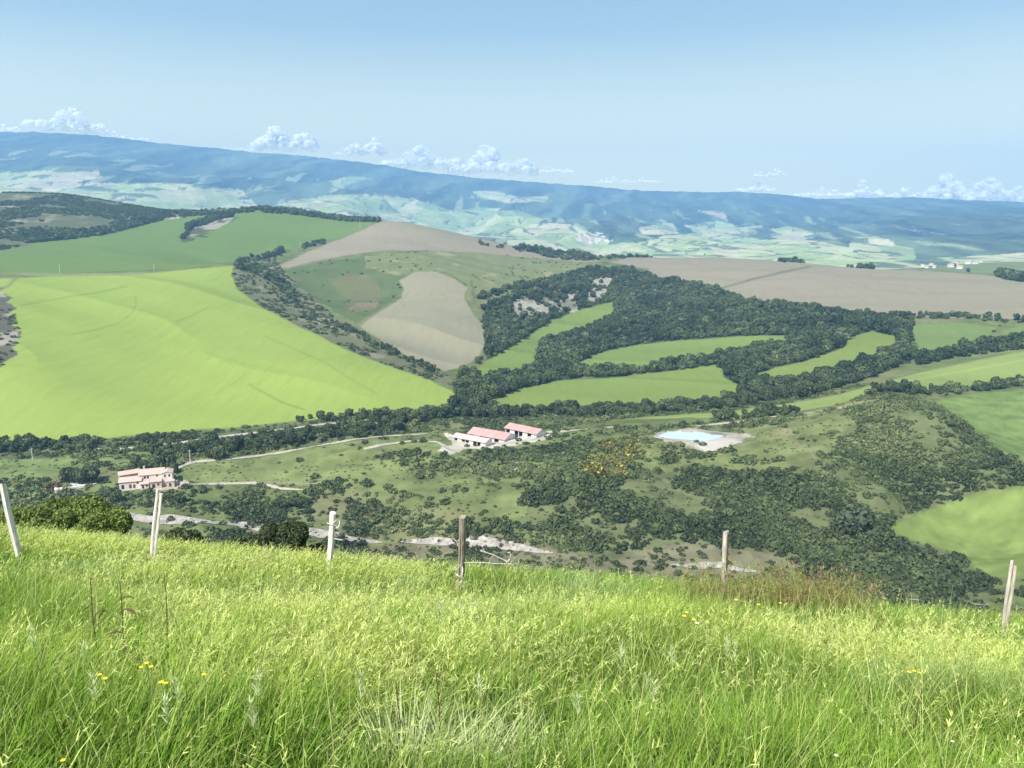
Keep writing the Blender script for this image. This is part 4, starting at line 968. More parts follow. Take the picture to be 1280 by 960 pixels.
def pole(px, py, h, label, arm=True):
    q = ground([px], [py])[0]; o = empty("utility_pole", q, -math.atan2(q[0], q[1])); tag(o, label, "utility pole", "utility poles on the hills")
    MB().tube([(0, 0, -1), (0, 0, h)], [.30, .20], 8).build("shaft", M_POLE, o)
    if arm: MB().box(-1.1, -.12, h - .9, 1.1, .12, h - .65).build("crossarm", M_POLE, o)
pole(41, 575, 8.5, "pale utility pole standing in the meadow left of the dark round trees")
pole(75, 342, 13, "left utility pole where the bright field meets the dark green hill")
pole(193, 341, 13, "right utility pole where the bright field meets the dark green hill")
pole(375, 308, 11, "utility pole beside the small trees under the dark green hill")
pole(450, 284, 22, "tall utility pole before the skyline trees left of the bare cone hill")
pole(238, 578, 9, "utility pole among the trees right of the cypress row")

VH = [(1153, 333, 12, 7, "white"), (1159, 335, 10, 6, "pale"), (1164, 332, 14, 8, "white"), (1168, 335, 9, 6, "pale"), (1188, 334, 15, 8, "pale"), (1195, 331, 12, 7, "white"), (1199, 336, 14, 7, "pale"), (1211, 330, 16, 7, "pale"), (1219, 330, 12, 6, "white"), (1226, 328, 11, 6, "pale")]
for i, (a_, b_, w_, h_, tone) in enumerate(VH):
    q = ground([a_], [b_])[0]; o = empty("village_house", q, -math.atan2(q[0], q[1]) + R([12, -20, 35, -8, 25, -30][i % 6]))
    n_ = ["first", "second", "third", "fourth", "fifth", "fifth", "fourth", "third", "second", "first"][i]
    tag(o, "%s walled village house beyond the bare brown plateau, %s from the %s" % (tone, n_, "left" if i < 5 else "right"), "house", "houses of the far village")
    gable(o, -w_/2, w_/2, -5, 5, h_, 2.2, M_WHITE if tone == "white" else M_STUCCO, M_TILE, base=-5)
    openings(o, [(-w_/4, h_*.55, 1.2, 1.6), (w_/4, h_*.55, 1.2, 1.6)], -5)

# ------------------------------------------------------------------ clouds, far beyond the mountains
mc, nt, b = nodes("cloud_vapour"); L = nt.links.new
df = N(nt, "ShaderNodeBsdfDiffuse"); df.inputs[0].default_value = (0.98, 0.98, 0.98, 1)
tl = N(nt, "ShaderNodeBsdfTranslucent"); tl.inputs[0].default_value = (0.95, 0.95, 0.95, 1)
ad = N(nt, "ShaderNodeMixShader"); ad.inputs[0].default_value = .22; L(df.outputs[0], ad.inputs[1]); L(tl.outputs[0], ad.inputs[2])
tp = N(nt, "ShaderNodeBsdfTransparent"); geo = N(nt, "ShaderNodeNewGeometry")
no = N(nt, "ShaderNodeTexNoise"); no.inputs["Scale"].default_value = 0.0042; no.inputs["Detail"].default_value = 5; L(geo.outputs["Position"], no.inputs["Vector"])
mr = N(nt, "ShaderNodeMapRange"); L(no.outputs[0], mr.inputs[0]); mr.inputs[1].default_value = .36; mr.inputs[2].default_value = .66; mr.inputs[3].default_value = .14; mr.inputs[4].default_value = .92
mx = N(nt, "ShaderNodeMixShader"); L(mr.outputs[0], mx.inputs[0]); L(tp.outputs[0], mx.inputs[1]); L(ad.outputs[0], mx.inputs[2]); L(mx.outputs[0], nt.nodes["Material Output"].inputs[0])
def ico(sub):
    import bmesh
    bm = bmesh.new(); bmesh.ops.create_icosphere(bm, subdivisions=sub, radius=1); bm.verts.ensure_lookup_table()
    v = np.array([q.co[:] for q in bm.verts]); f = np.array([[q.index for q in fc.verts] for fc in bm.faces]); bm.free(); return v, f
ICO_V, ICO_F = ico(3)
CR = 27000.0
def cloud(px, py, hw, hh, n, label, seed, lean=0.0):
    g = np.random.default_rng(seed); a, t = pix_dir(px, py); a = float(a); t = float(t); kk = CR / F_PX
    Vs = []; Fs = []
    n = int(n * 1.7)
    for i in range(n):
        u = g.uniform(-1, 1); v = g.random() ** 1.3 * (1 - u * u) ** .7 * (.7 + .5 * math.sin(u * 5 + seed))
        rad = (.15 + .26 * g.random() ** 1.5) * hh * kk * (1 if v > .15 else 1.15)
        c = np.array(((u * hw + lean * v * hh) * kk, g.uniform(-.5, .5) * hw * kk, (v * 1.35 - .35) * hh * kk))
        if i < 3: rad = hh * kk * .34; c = np.array(((i - 1) * hw * .55 * kk, 0, -.28 * hh * kk))
        d = 1 + .30 * fbm(ICO_V[:, 0] * 1.7 + i * 7.1, ICO_V[:, 1] * 1.7 + ICO_V[:, 2] * 1.9, 3, seed)[:, None]
        Vs.append(ICO_V * d * rad * (np.array((1.2, 1, .85)) if i > 2 else np.array((max(1.2, hw / hh * 1.5), 1, .8))) + c); Fs.append(ICO_F + i * len(ICO_V))
    o = link_mesh("cloud", np_mesh("cloud", np.concatenate(Vs), np.concatenate(Fs), True), mc, None, (CR * math.sin(a), CR * math.cos(a), CR * t)); o.rotation_euler.z = -a
    tag(o, label, "cloud", "small clouds along the mountain ridge")
cloud(82, 155, 33, 13, 80, "tallest puffy white cloud above the left end of the mountains", 1, .2)
cloud(14, 168, 40, 9, 40, "low pale cloud bank at the far left edge of the ridge", 2)
cloud(150, 172, 32, 6, 24, "thin pale streak of cloud right of the tallest left cloud", 3)
cloud(358, 178, 32, 15, 76, "rounded white cloud over the ridge left of the bare cone hill", 4)
cloud(300, 186, 20, 5, 18, "faint low wisp left of the rounded ridge cloud", 5)
cloud(457, 186, 20, 11, 40, "small white cloud with a raised right end above the bare cone hill", 6, .3)
cloud(428, 191, 9, 5, 14, "tiny round cloud left of the cloud above the bare cone", 7)
cloud(528, 202, 44, 15, 80, "left of the two broad white clouds in the middle of the ridge", 8)
cloud(618, 207, 48, 17, 90, "right of the two broad white clouds in the middle of the ridge", 9)
cloud(694, 213, 21, 5, 26, "small flat cloud floating right of the broad middle clouds", 10, .3)
cloud(786, 226, 38, 5, 26, "thin broken cloud streak above the ridge dip", 11)
cloud(962, 218, 17, 5, 24, "small lone cloud floating clear above the right half of the ridge", 12)
cloud(945, 236, 22, 6, 20, "low faint cloud beneath the small lone cloud", 13)
cloud(1030, 242, 30, 7, 30, "pale low cloud left of the round topped right cloud", 14)
cloud(1081, 241, 18, 10, 30, "round topped small cloud on the ridge between low clouds", 15)
cloud(1145, 243, 28, 7, 34, "flat white cloud left of the tall peaked right cloud", 16)
cloud(1208, 241, 36, 17, 80, "tall peaked white cloud near the right end of the ridge", 17)
cloud(1258, 245, 26, 9, 36, "white cloud with a raised knob at the right edge", 18)

# ------------------------------------------------------------------ fence posts on the edge of the meadow
M_POSTW = noise_mat("bleached_wood", (0.50, 0.48, 0.43), (0.86, 0.84, 0.78), 9, stretch=(3, 3, .35), bump=.4)
M_POSTG = noise_mat("grey_brown_wood", (0.13, 0.10, 0.075), (0.40, 0.36, 0.30), 9, stretch=(3, 3, .3), bump=.5)
M_POSTB = noise_mat("lichened_wood", (0.22, 0.19, 0.15), (0.64, 0.61, 0.53), 8, stretch=(3, 3, .4), bump=.5)
M_CRACK = noise_mat("deep_crack", (0.05, 0.04, 0.03), (0.10, 0.08, 0.06), 5)
M_WIRE = noise_mat("pale_wire", (0.50, 0.50, 0.47), (0.66, 0.66, 0.62), 20, rough=.5)
def at_depth(px, py, y):
    a, t = pix_dir(px, py); a = float(a); t = float(t); r = y / math.cos(a); return np.array((r * math.sin(a), y, r * t))
def shaft_mesh(name, top, bot, w, seed, wedge=(1, 1), off=(0, 0), topcut=.02):
    """an irregular riven stake from bot up to top"""
    g = np.random.default_rng(seed); n = 22; k = 12; V = []; F = []
    prof = 1 + .22 * g.uniform(-1, 1, k)
    for i in range(n + 1):
        f = i / n; c = bot + (top - bot) * f + np.array((off[0] + .012 * math.sin(f * 5 + seed), off[1], 0))
        for j in range(k):
            an = 2 * math.pi * j / k; rr = w / 2 * prof[j] * (1.08 - .14 * f) * (1 + .06 * g.uniform(-1, 1))
            V.append(c + np.array((rr * math.cos(an) * wedge[0], rr * math.sin(an) * wedge[1], (topcut * math.cos(an + seed) if i == n else 0))))
    for i in range(n):
        for j in range(k): F.append((i*k+j, i*k+(j+1) % k, (i+1)*k+(j+1) % k, (i+1)*k+j))
    m = MB(); m.add(V, F); m.f.append(tuple(n*k+j for j in range(k))); return m
def post(tp_, bt_, y, w, mat, label, seed, split=False, crack=False):
    top = at_depth(*tp_, y); b2 = at_depth(*bt_, y); d = (top - b2) / np.linalg.norm(top - b2)
    zb = near_z(np.array([b2[0]]), np.array([b2[1]]))[0]; s = (b2[2] - zb) / d[2]; base = b2 - d * max(s, .1)
    o = empty("fence_post", base); tag(o, label, "fence post", "old fence posts along the meadow edge")
    T = top - base; B = np.array((0, 0, -.3)) * 1.0 - d * .1
    if split:
        shaft_mesh("split_half", T, B, w * .62, seed, (1, .8), (-w * .26, 0)).build("split_half", mat, o)
        shaft_mesh("split_half", T - d * .04 * (seed % 3), B, w * .56, seed + 1, (1, .8), (w * .26, .0)).build("split_half", mat, o)
        shaft_mesh("core", T - d * .08, B, w * .45, seed + 2, (1, .5), (0, .01)).build("core", M_CRACK, o)
    else:
        shaft_mesh("shaft", T, B, w, seed).build("shaft", mat, o)
        if crack: shaft_mesh("crack", T - d * .02 + np.array((0, -w * .40, 0)), B + (T - B) * .25 + np.array((0, -w * .46, 0)), w * .20, seed + 3, (1, .8)).build("crack", M_CRACK, o)
    hgt = np.linalg.norm(T); print("post", label[:30], "height", round(float(hgt), 2)); return o, T, d
post((3, 605), (18, 668), 12.6, .10, M_POSTW, "bleached white post leaning left at the left edge", 1)
post((199, 612), (193, 664), 13.8, .125, M_POSTW, "bleached post split lengthwise before the pink farmhouse", 2, split=True)
o3, T3, d3 = post((415.5, 641), (411, 693), 13.2, .10, M_POSTW, "bleached white post with a small wire loop near its top", 4)
o4, T4, d4 = post((578.5, 646), (574.5, 715), 11.3, .11, M_POSTG, "grey brown round post with a wire ring around its foot", 5, crack=True)
post((908.5, 664), (906.5, 718), 12.2, .10, M_POSTB, "brown lichened post standing behind reddish dry grass", 7, crack=True)
post((1267, 701), (1257.5, 782), 9.6, .085, M_POSTB, "pale split post leaning right at the right edge", 8, split=True)
def ring(c, rx, rz_, n=18, tilt=0.0): return [c + np.array((rx * math.cos(q), .05 * math.sin(q * 2) + tilt * math.sin(q), rz_ * math.sin(q))) for q in np.linspace(0, 6.283, n)]
c3 = T3 - d3 * .20 + np.array((.10, -.05, 0))
MB().tube(ring(c3, .055, .07), .009, 5).tube([c3 + np.array((-.17, 0, .02)), c3 + np.array((-.06, -.02, 0)), c3 + np.array((.02, 0, -.05))], .008, 5).tube([c3 + np.array((-.05, 0, -.28)), c3 + np.array((.10, -.02, -.30))], .008, 5).build("wire_loop", M_WIRE, o3)
P4 = lambda px, py: at_depth(px, py, 11.2) - np.array(o4.location)
c4 = P4(572, 713)
MB().tube(ring(c4, .075, .09), .006, 5).tube(ring(c4 + np.array((.03, -.04, 0)), .055, .075, tilt=.03), .005, 5).build("wire_ring", M_WIRE, o4)
MB().tube([P4(580, 703.5), P4(600, 703), P4(622, 704.5), P4(640, 705), P4(643, 709), P4(644, 718)], .005, 5).tube([P4(600, 688), P4(618, 694), P4(634, 702)], .006, 5).tube([P4(633, 703), P4(637, 699), P4(638.5, 694), P4(637, 690), P4(634.5, 691)], .007, 5).build("broken_wire", M_WIRE, o4)

# ------------------------------------------------------------------ bushes on the slope just below the fence
M_BUSH = leaf_mat("bush_leaves", (0.16, 0.225, 0.06), (0.18, 0.245, 0.07), .3, spread=.5)
M_BUSHD = leaf_mat("dark_bush_leaves", (0.062, 0.088, 0.042), (0.07, 0.098, 0.046), .2, spread=.45)
def bush(px, pytop, wpx, y, n, leaf, mat, label, seed, lobes=12):
    tp_ = at_depth(px, pytop, y); x0 = tp_[0]; r = math.hypot(x0, y)
    zb = float(land_z([x0], [y])[0]); h = tp_[2] - zb; rad = wpx / F_PX * r / 2
    o = empty("bush", (x0, y, zb)); tag(o, label, "bush", "bushes below the fence line")
    ch = min(h, 2.1 * rad)
    Q = crown(seed, n, leaf / rad, lobes, .9, 1.0, .95, tilt=.8); Q[..., 2] -= Q[..., 2].min(); Q = Q / np.array((1, 1, Q[..., 2].max())) * np.array((rad, rad, ch)) + np.array((0, 0, h - ch))
    link_mesh("foliage", quads_mesh("foliage", Q), mat, o)
    m = MB(); g = random.Random(seed)
    for i in range(7):
        an = i * .9; m.tube([(0, 0, -.3), (rad * .25 * math.cos(an), rad * .25 * math.sin(an), h * .4), (rad * .5 * math.cos(an), rad * .5 * math.sin(an), h * .8)], [.06, .04, .015], 5)
    m.build("stem", M_BARK, o)
bush(78, 617, 88, 30, 15000, .055, M_BUSH, "bright green bush rising above the grass right of the leaning left post", 31)
bush(18, 632, 66, 26, 11000, .050, M_BUSH, "bright green bush behind the leaning post at the left edge", 32)
bush(46, 634, 60, 24, 9000, .048, M_BUSH, "lower green bush between the two left bushes", 33)
bush(118, 640, 50, 23, 8000, .048, M_BUSH, "small green bush at the right end of the left bushes", 34)
bush(354, 650, 46, 34, 7000, .070, M_BUSHD, "dark green bush just over the grass left of the wire loop post", 35)
bush(222, 659, 40, 36, 6000, .07, M_BUSHD, "dark low bush right of the split post before the farmhouse", 36)
bush(296, 671, 50, 36, 5500, .07, M_BUSHD, "low dark scrubby bush midway between the second and third posts", 37)
bush(392, 680, 26, 36, 3500, .07, M_BUSHD, "small dark bush just left of the wire loop post", 38)

# ------------------------------------------------------------------ the meadow grass
def root_at(px, py, depth_guess=None):
    """where the sight line meets the meadow soil"""
    a, t = pix_dir(px, py); a = float(a); t = float(t); lo, hi = .8, 30.0
    for r in np.arange(.8, 24, .02):
        if near_z(np.array([r * math.sin(a)]), np.array([r * math.cos(a)]))[0] >= r * t: return np.array((r * math.sin(a), r * math.cos(a), r * t))
    r = 13; return np.array((r * math.sin(a), r * math.cos(a), r * t))
def root_top(px, py, h):
    """root of a plant of height h whose tip shows at a point of the photograph"""
    a, t = pix_dir(px, py); a = float(a); t = float(t)
    for r in np.arange(.8, 18, .02):
        x, y = r * math.sin(a), r * math.cos(a)
        if near_z(np.array([x]), np.array([y]))[0] + h >= r * t: return np.array((x, y, near_z(np.array([x]), np.array([y]))[0]))
    return root_at(px, py + 40)
TUFT_AT = [(505, 1000), (590, 1005), (668, 985), (1160, 985)]
TUFTS = [tuple(root_at(*q)[:2]) for q in TUFT_AT]
def grass_mat(name, trans=.35):
    m, nt, b = nodes(name); L = nt.links.new
    at = N(nt, "ShaderNodeAttribute", attribute_name="Col"); L(at.outputs["Color"], b.inputs["Base Color"])
    b.inputs["Roughness"].default_value = .55; b.inputs["Specular IOR Level"].default_value = .3
    tr = N(nt, "ShaderNodeBsdfTranslucent"); L(at.outputs["Color"], tr.inputs[0]); ms = N(nt, "ShaderNodeMixShader"); ms.inputs[0].default_value = trans
    L(b.outputs[0], ms.inputs[1]); L(tr.outputs[0], ms.inputs[2]); L(ms.outputs[0], nt.nodes["Material Output"].inputs[0]); return m
M_GRASS = grass_mat("grass_blades")
def ribbons(base, h, w, az, lean, curl, face, c0, c1, seg=4):
    """bent tapering blades; every argument one value per blade"""
    n = len(h); V = np.empty((n, seg + 1, 2, 3)); C = np.empty((n, seg + 1, 2, 3))
    dx = np.cos(az); dy = np.sin(az); fx = np.cos(face); fy = np.sin(face)
    pos = base.copy(); ang = lean.copy()
    for s in range(seg + 1):
        f = s / seg; ww = w * (1 - f ** 1.8) * .5 + .0004
        V[:, s, 0] = pos - np.c_[fx * ww, fy * ww, 0 * ww]; V[:, s, 1] = pos + np.c_[fx * ww, fy * ww, 0 * ww]
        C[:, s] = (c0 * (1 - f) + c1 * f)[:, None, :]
        st = h / seg; pos = pos + np.c_[np.sin(ang) * dx * st, np.sin(ang) * dy * st, np.cos(ang) * st]; ang = ang + curl / seg
    V = V.reshape(-1, 3); k = (seg + 1) * 2; i0 = (np.arange(n) * k)[:, None] + (np.arange(seg) * 2)[None]
    F = np.stack([i0, i0 + 1, i0 + 3, i0 + 2], -1).reshape(-1, 4)
    return V, F, C.reshape(-1, 3), pos
class Acc:
    def __init__(s): s.V = []; s.F = []; s.C = []; s.n = 0
    def add(s, V, F, C): s.V.append(V); s.F.append(F + s.n); s.C.append(C); s.n += len(V)
    def build(s, name, mat, parent=None): return link_mesh(name, np_mesh(name, np.concatenate(s.V), np.concatenate(s.F), True, np.concatenate(s.C)), mat, parent)
def sow(n, r0, r1, seed, marg=2.2):
    g = np.random.default_rng(seed)
    r = np.sqrt(g.uniform(r0 ** 2, r1 ** 2, n * 2)); a = g.uniform(-R(60), R(60), n * 2); x = r * np.sin(a); y = r * np.cos(a)
    yc = 13.6 - .33 * x + .8 * np.sin(x * .35 + 1)
    ok = (np.abs(x) < y * .72 + marg) & (y < yc + 3.2); x = x[ok][:n]; y = y[ok][:n]; return g, x, y, near_z(x, y)
def turn(cur): return cur
WIND = .35
GR = Acc()
def zone(x, y):
    """where the pale seeding grass stands thick and where the fresh grass shows (0..1 each)"""
    yellow = smooth(fbm(x / 3.4 + 3, y / 2.6, 3, 121) + .25 * smooth(-x, -1, 5) + .15 * smooth(y, 4, 7) - .55 * smooth(y - (13.6 - .33 * x), -4.5, -1.5) * smooth(x, -3, 0) - .4 * (1 - smooth(y, 2.2, 4.0)), -.05, .32)
    silver = smooth(fbm(x / 1.6 + 9, y / 1.6, 3, 123), .18, .45)
    return yellow, silver
for n, r0, r1, w0, seed in ((48000, 1.1, 4.2, .0090, 1), (90000, 4.2, 9.0, .0075, 2), (120000, 9.0, 26.0, .011, 3)):
    g, x, y, z = sow(n, r0, r1, seed, 2.2 if r0 < 5 else 3.0); n = len(x)
    ye, si = zone(x, y); cl = fbm(x / .45, y / .45, 3, 131)
    hh = (.34 + .20 * g.random(n) + .22 * cl) * (1 + .25 * fbm(x / 2.2, y / 2.2, 2, 133)); hh = np.maximum(hh, .12) * (1 - .22 * smooth(y, 6, 11))
    for tx_, ty_ in TUFTS: hh = hh * (.30 + .70 * smooth(np.hypot(x - tx_, y - ty_), .10, .40))
    az = np.where(g.random(n) < .55, WIND + g.normal(scale=.8, size=n), g.uniform(0, 6.28, n))
    fresh = np.array((0.195, 0.350, 0.042)); olive = np.array((0.350, 0.470, 0.062)); pale = np.array((0.50, 0.58, 0.18)); blue = np.array((0.30, 0.43, 0.21))
    u = g.random(n)[:, None]; mixv = np.clip(ye * .75 + .25 * g.random(n), 0, 1)[:, None]
    c1 = fresh * (1 - mixv) + olive * mixv; c1 = np.where(u < .12, pale, c1); c1 = c1 * (1 - .5 * si[:, None]) + blue * .5 * si[:, None]
    c1 = c1 * g.uniform(.58, 1.42, (n, 1)) * (1 + .34 * fbm(x / .9, y / .9, 3, 137) + .2 * fbm(x / .25, y / .25, 2, 139))[:, None]; c0 = c1 * np.array((.52, .57, .48))  # root colour darkened to imitate the shaded gaps between blades
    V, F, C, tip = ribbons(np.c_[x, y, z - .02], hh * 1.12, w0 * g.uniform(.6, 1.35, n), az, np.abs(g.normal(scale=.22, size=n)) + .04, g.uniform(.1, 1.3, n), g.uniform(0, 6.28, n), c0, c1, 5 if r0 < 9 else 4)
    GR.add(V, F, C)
# coarse tussocks standing taller than the rest
g, cx_, cy_, cz_ = sow(230, 1.5, 12, 61); kx = np.repeat(np.arange(len(cx_)), 46); n = len(kx)
x = cx_[kx] + g.normal(scale=.075, size=n); y = cy_[kx] + g.normal(scale=.075, size=n); tall = (.46 + .30 * g.random(len(cx_)))[kx] * g.uniform(.7, 1.15, n) * (1 - .2 * smooth(y, 6, 11))
hue = g.random(len(cx_))[kx][:, None]; c = (np.array((0.15, 0.29, 0.035)) * (1 - hue) + np.array((0.36, 0.46, 0.10)) * hue) * g.uniform(.7, 1.3, (n, 1))
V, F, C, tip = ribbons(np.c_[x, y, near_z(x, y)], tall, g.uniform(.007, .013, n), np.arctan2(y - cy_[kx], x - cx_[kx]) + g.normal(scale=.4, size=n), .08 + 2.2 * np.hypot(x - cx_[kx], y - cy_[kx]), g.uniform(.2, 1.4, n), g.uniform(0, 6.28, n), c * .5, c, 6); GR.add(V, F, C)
# long pale stems lying across the others, and broader leaves between the blades
for n, r0, r1, sd in ((1500, 1.4, 5, 41), (3000, 5, 11, 42)):
    g, x, y, z = sow(n, r0, r1, sd); n = len(x); c = np.array((0.50, 0.56, 0.22)) * g.uniform(.75, 1.2, (n, 1))
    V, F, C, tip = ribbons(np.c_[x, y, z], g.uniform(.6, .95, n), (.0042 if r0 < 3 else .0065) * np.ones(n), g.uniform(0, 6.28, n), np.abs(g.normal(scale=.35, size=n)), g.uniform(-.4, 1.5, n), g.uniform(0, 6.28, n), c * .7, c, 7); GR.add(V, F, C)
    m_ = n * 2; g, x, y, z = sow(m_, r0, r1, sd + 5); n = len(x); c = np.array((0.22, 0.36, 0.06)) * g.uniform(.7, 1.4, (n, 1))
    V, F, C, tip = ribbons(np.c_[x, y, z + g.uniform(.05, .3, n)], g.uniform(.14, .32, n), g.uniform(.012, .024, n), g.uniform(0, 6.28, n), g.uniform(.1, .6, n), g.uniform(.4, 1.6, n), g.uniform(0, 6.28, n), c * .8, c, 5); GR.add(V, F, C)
grass = GR.build("grass", M_GRASS); tag(grass, "tall fresh green meadow grass", None, None, 'stuff')

# seeding grass: arching stems with hanging panicles
SD = Acc()
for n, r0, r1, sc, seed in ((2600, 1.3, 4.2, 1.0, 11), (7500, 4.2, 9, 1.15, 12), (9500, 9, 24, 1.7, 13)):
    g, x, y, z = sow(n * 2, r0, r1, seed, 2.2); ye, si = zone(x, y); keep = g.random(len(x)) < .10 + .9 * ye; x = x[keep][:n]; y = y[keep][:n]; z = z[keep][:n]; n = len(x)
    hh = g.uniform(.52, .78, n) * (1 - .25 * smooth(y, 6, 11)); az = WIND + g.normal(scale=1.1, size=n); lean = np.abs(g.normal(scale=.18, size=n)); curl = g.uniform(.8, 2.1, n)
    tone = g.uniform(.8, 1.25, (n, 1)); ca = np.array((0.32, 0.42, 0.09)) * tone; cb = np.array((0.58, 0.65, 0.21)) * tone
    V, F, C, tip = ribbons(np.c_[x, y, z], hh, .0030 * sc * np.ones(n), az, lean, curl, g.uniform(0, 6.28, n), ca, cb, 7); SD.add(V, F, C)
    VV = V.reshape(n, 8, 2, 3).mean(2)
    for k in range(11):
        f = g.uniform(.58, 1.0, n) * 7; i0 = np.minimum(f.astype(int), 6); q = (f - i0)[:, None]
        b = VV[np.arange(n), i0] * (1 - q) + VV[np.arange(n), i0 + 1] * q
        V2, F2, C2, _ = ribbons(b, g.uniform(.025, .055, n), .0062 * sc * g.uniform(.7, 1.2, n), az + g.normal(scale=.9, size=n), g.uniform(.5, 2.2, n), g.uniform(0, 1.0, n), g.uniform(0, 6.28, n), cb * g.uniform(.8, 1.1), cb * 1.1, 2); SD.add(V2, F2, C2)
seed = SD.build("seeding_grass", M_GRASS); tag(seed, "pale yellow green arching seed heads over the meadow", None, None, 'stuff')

# reddish dry grass in front of the brown post
DG = Acc(); g = np.random.default_rng(17); cx, cyy = [], []
for (a_, b_, n, sp) in ((885, 740, 420, .30), (950, 742, 460, .35), (990, 747, 480, .28), (1045, 758, 420, .22)):
    q = at_depth(a_, b_ + 30, 11.0); cx.append(q[0] + g.normal(scale=sp, size=n)); cyy.append(11.0 + g.normal(scale=.35, size=n))
x = np.concatenate(cx); y = np.concatenate(cyy); n = len(x); red = g.random((n, 1)) < .55
c1 = np.where(red, np.array((0.33, 0.235, 0.125)), np.array((0.20, 0.27, 0.05))) * g.uniform(.7, 1.3, (n, 1))
V, F, C, tip = ribbons(np.c_[x, y, near_z(x, y)], g.uniform(.35, .78, n), .009 * np.ones(n), g.uniform(0, 6.28, n), np.abs(g.normal(scale=.15, size=n)), g.uniform(0, .9, n), g.uniform(0, 6.28, n), c1 * .7, c1, 4); DG.add(V, F, C)
for k in range(5):
    V2, F2, C2, _ = ribbons(tip - np.c_[0 * x, 0 * x, g.uniform(0, .18, n)], g.uniform(.03, .07, n), .011 * np.ones(n), g.uniform(0, 6.28, n), g.uniform(.2, 1.6, n), 0 * x, g.uniform(0, 6.28, n), c1, c1 * 1.25, 2); DG.add(V2, F2, C2)
tag(DG.build("dry_grass", M_GRASS), "reddish brown seeding grass along the meadow edge", None, None, 'stuff')

M_STALK = noise_mat("dark_stalk", (0.07, 0.045, 0.03), (0.14, 0.095, 0.05), 20)
M_DOCK = noise_mat("dock_leaf", (0.10, 0.15, 0.035), (0.19, 0.24, 0.06), 12)
M_YEL = noise_mat("yellow_petals", (0.75, 0.58, 0.03), (0.85, 0.70, 0.06), 30)
M_WPET = noise_mat("cream_petals", (0.66, 0.66, 0.50), (0.78, 0.78, 0.62), 30)
M_STEM = noise_mat("green_stem", (0.17, 0.24, 0.06), (0.27, 0.33, 0.10), 20)
def leaf_shape(m, p, az, ln, wd, up=.6, droop=1.2):
    d = np.array((math.cos(az), math.sin(az), 0)); s = np.array((-math.sin(az), math.cos(az), 0)); n = 6; q = np.array(p, float); an = up; L = []; Rr = []
    for i in range(n + 1):
        f = i / n; w = wd * math.sin(math.pi * min(1, f * .9 + .1)) ** .8 * .5; L.append(q - s * w + np.array((0, 0, w * .3))); Rr.append(q + s * w + np.array((0, 0, w * .3)))
        q = q + (d * math.cos(an) + np.array((0, 0, math.sin(an)))) * ln / n; an -= droop / n
    mid = [(a + b) / 2 - np.array((0, 0, .12 * wd)) for a, b in zip(L, Rr)]
    vs = L + mid + Rr; k = n + 1; m.add(vs, [(i, i + 1, k + i + 1, k + i) for i in range(n)] + [(k + i, k + i + 1, 2 * k + i + 1, 2 * k + i) for i in range(n)])
def stalk(px, py, h, label, seed, nleaf=4, lean=0.0):
    b = root_top(px, py, h); g = random.Random(seed); o = empty("dock_stalk", b); tag(o, label, "weed", "dark dry weed stalks in the meadow")
    pts = [(lean * f * h + .01 * math.sin(f * 6 + seed), 0, f * h) for f in np.linspace(-.05, 1, 8)]
    MB().tube(pts, [.006 - .0035 * f for f in np.linspace(0, 1, 8)], 5).build("stem", M_STALK, o)
    for i in range(nleaf):
        f = .45 + .5 * i / nleaf; m = MB(); leaf_shape(m, (lean * f * h, 0, f * h), g.uniform(0, 6.28), g.uniform(.09, .16), .03, g.uniform(.1, .9)); m.build("leaf", M_STALK if g.random() < .5 else M_DOCK, o)
stalk(112, 702, .95, "leftmost of the three dark dry stalks in the left meadow", 1)
stalk(148, 706, .95, "middle of the three dark stalks, with ragged brown leaves", 2, 6)
stalk(199, 696, .98, "rightmost and straightest of the three dark stalks in the left meadow", 3, 2, .03)
stalk(546, 815, .72, "thin brown stalk above the broad leaves behind the pale tuft", 4, 1)
stalk(498, 830, .68, "shorter brown stalk left of the broad leaves behind the pale tuft", 5, 1)
stalk(1088, 830, .68, "thin dark stalk in the right meadow under the yellow flowers", 6, 2)
stalk(1150, 838, .68, "dark stalk right of the thin one in the right meadow", 7, 2)
b = root_at(540, 925); o = empty("dock_plant", b); tag(o, "broad leaved dock plant standing behind the pale grass tuft", "weed")
for i in range(8):
    m = MB(); leaf_shape(m, (0, 0, .18), i * .8 + .3, .34, .085, .95, 1.4); m.build("leaf", M_DOCK, o)
MB().tube([(0, 0, -.05), (0, 0, .2)], .012, 6).build("stem", M_STEM, o)
b = root_at(354, 915); o = empty("leafy_weed", b); tag(o, "pale upright weed with one broad yellow green leaf left of the tuft", "weed")
MB().tube([(0, 0, -.05), (.01, 0, .25), (0, 0, .52)], [.006, .005, .003], 5).build("stem", M_STEM, o)
for i in range(7):
    m = MB(); leaf_shape(m, (0, 0, .16 + .05 * i), i * 2.2 + 2.6, .06 if i != 3 else .10, .014 if i != 3 else .04, 1.0, .6); m.build("leaf", M_STEM, o)

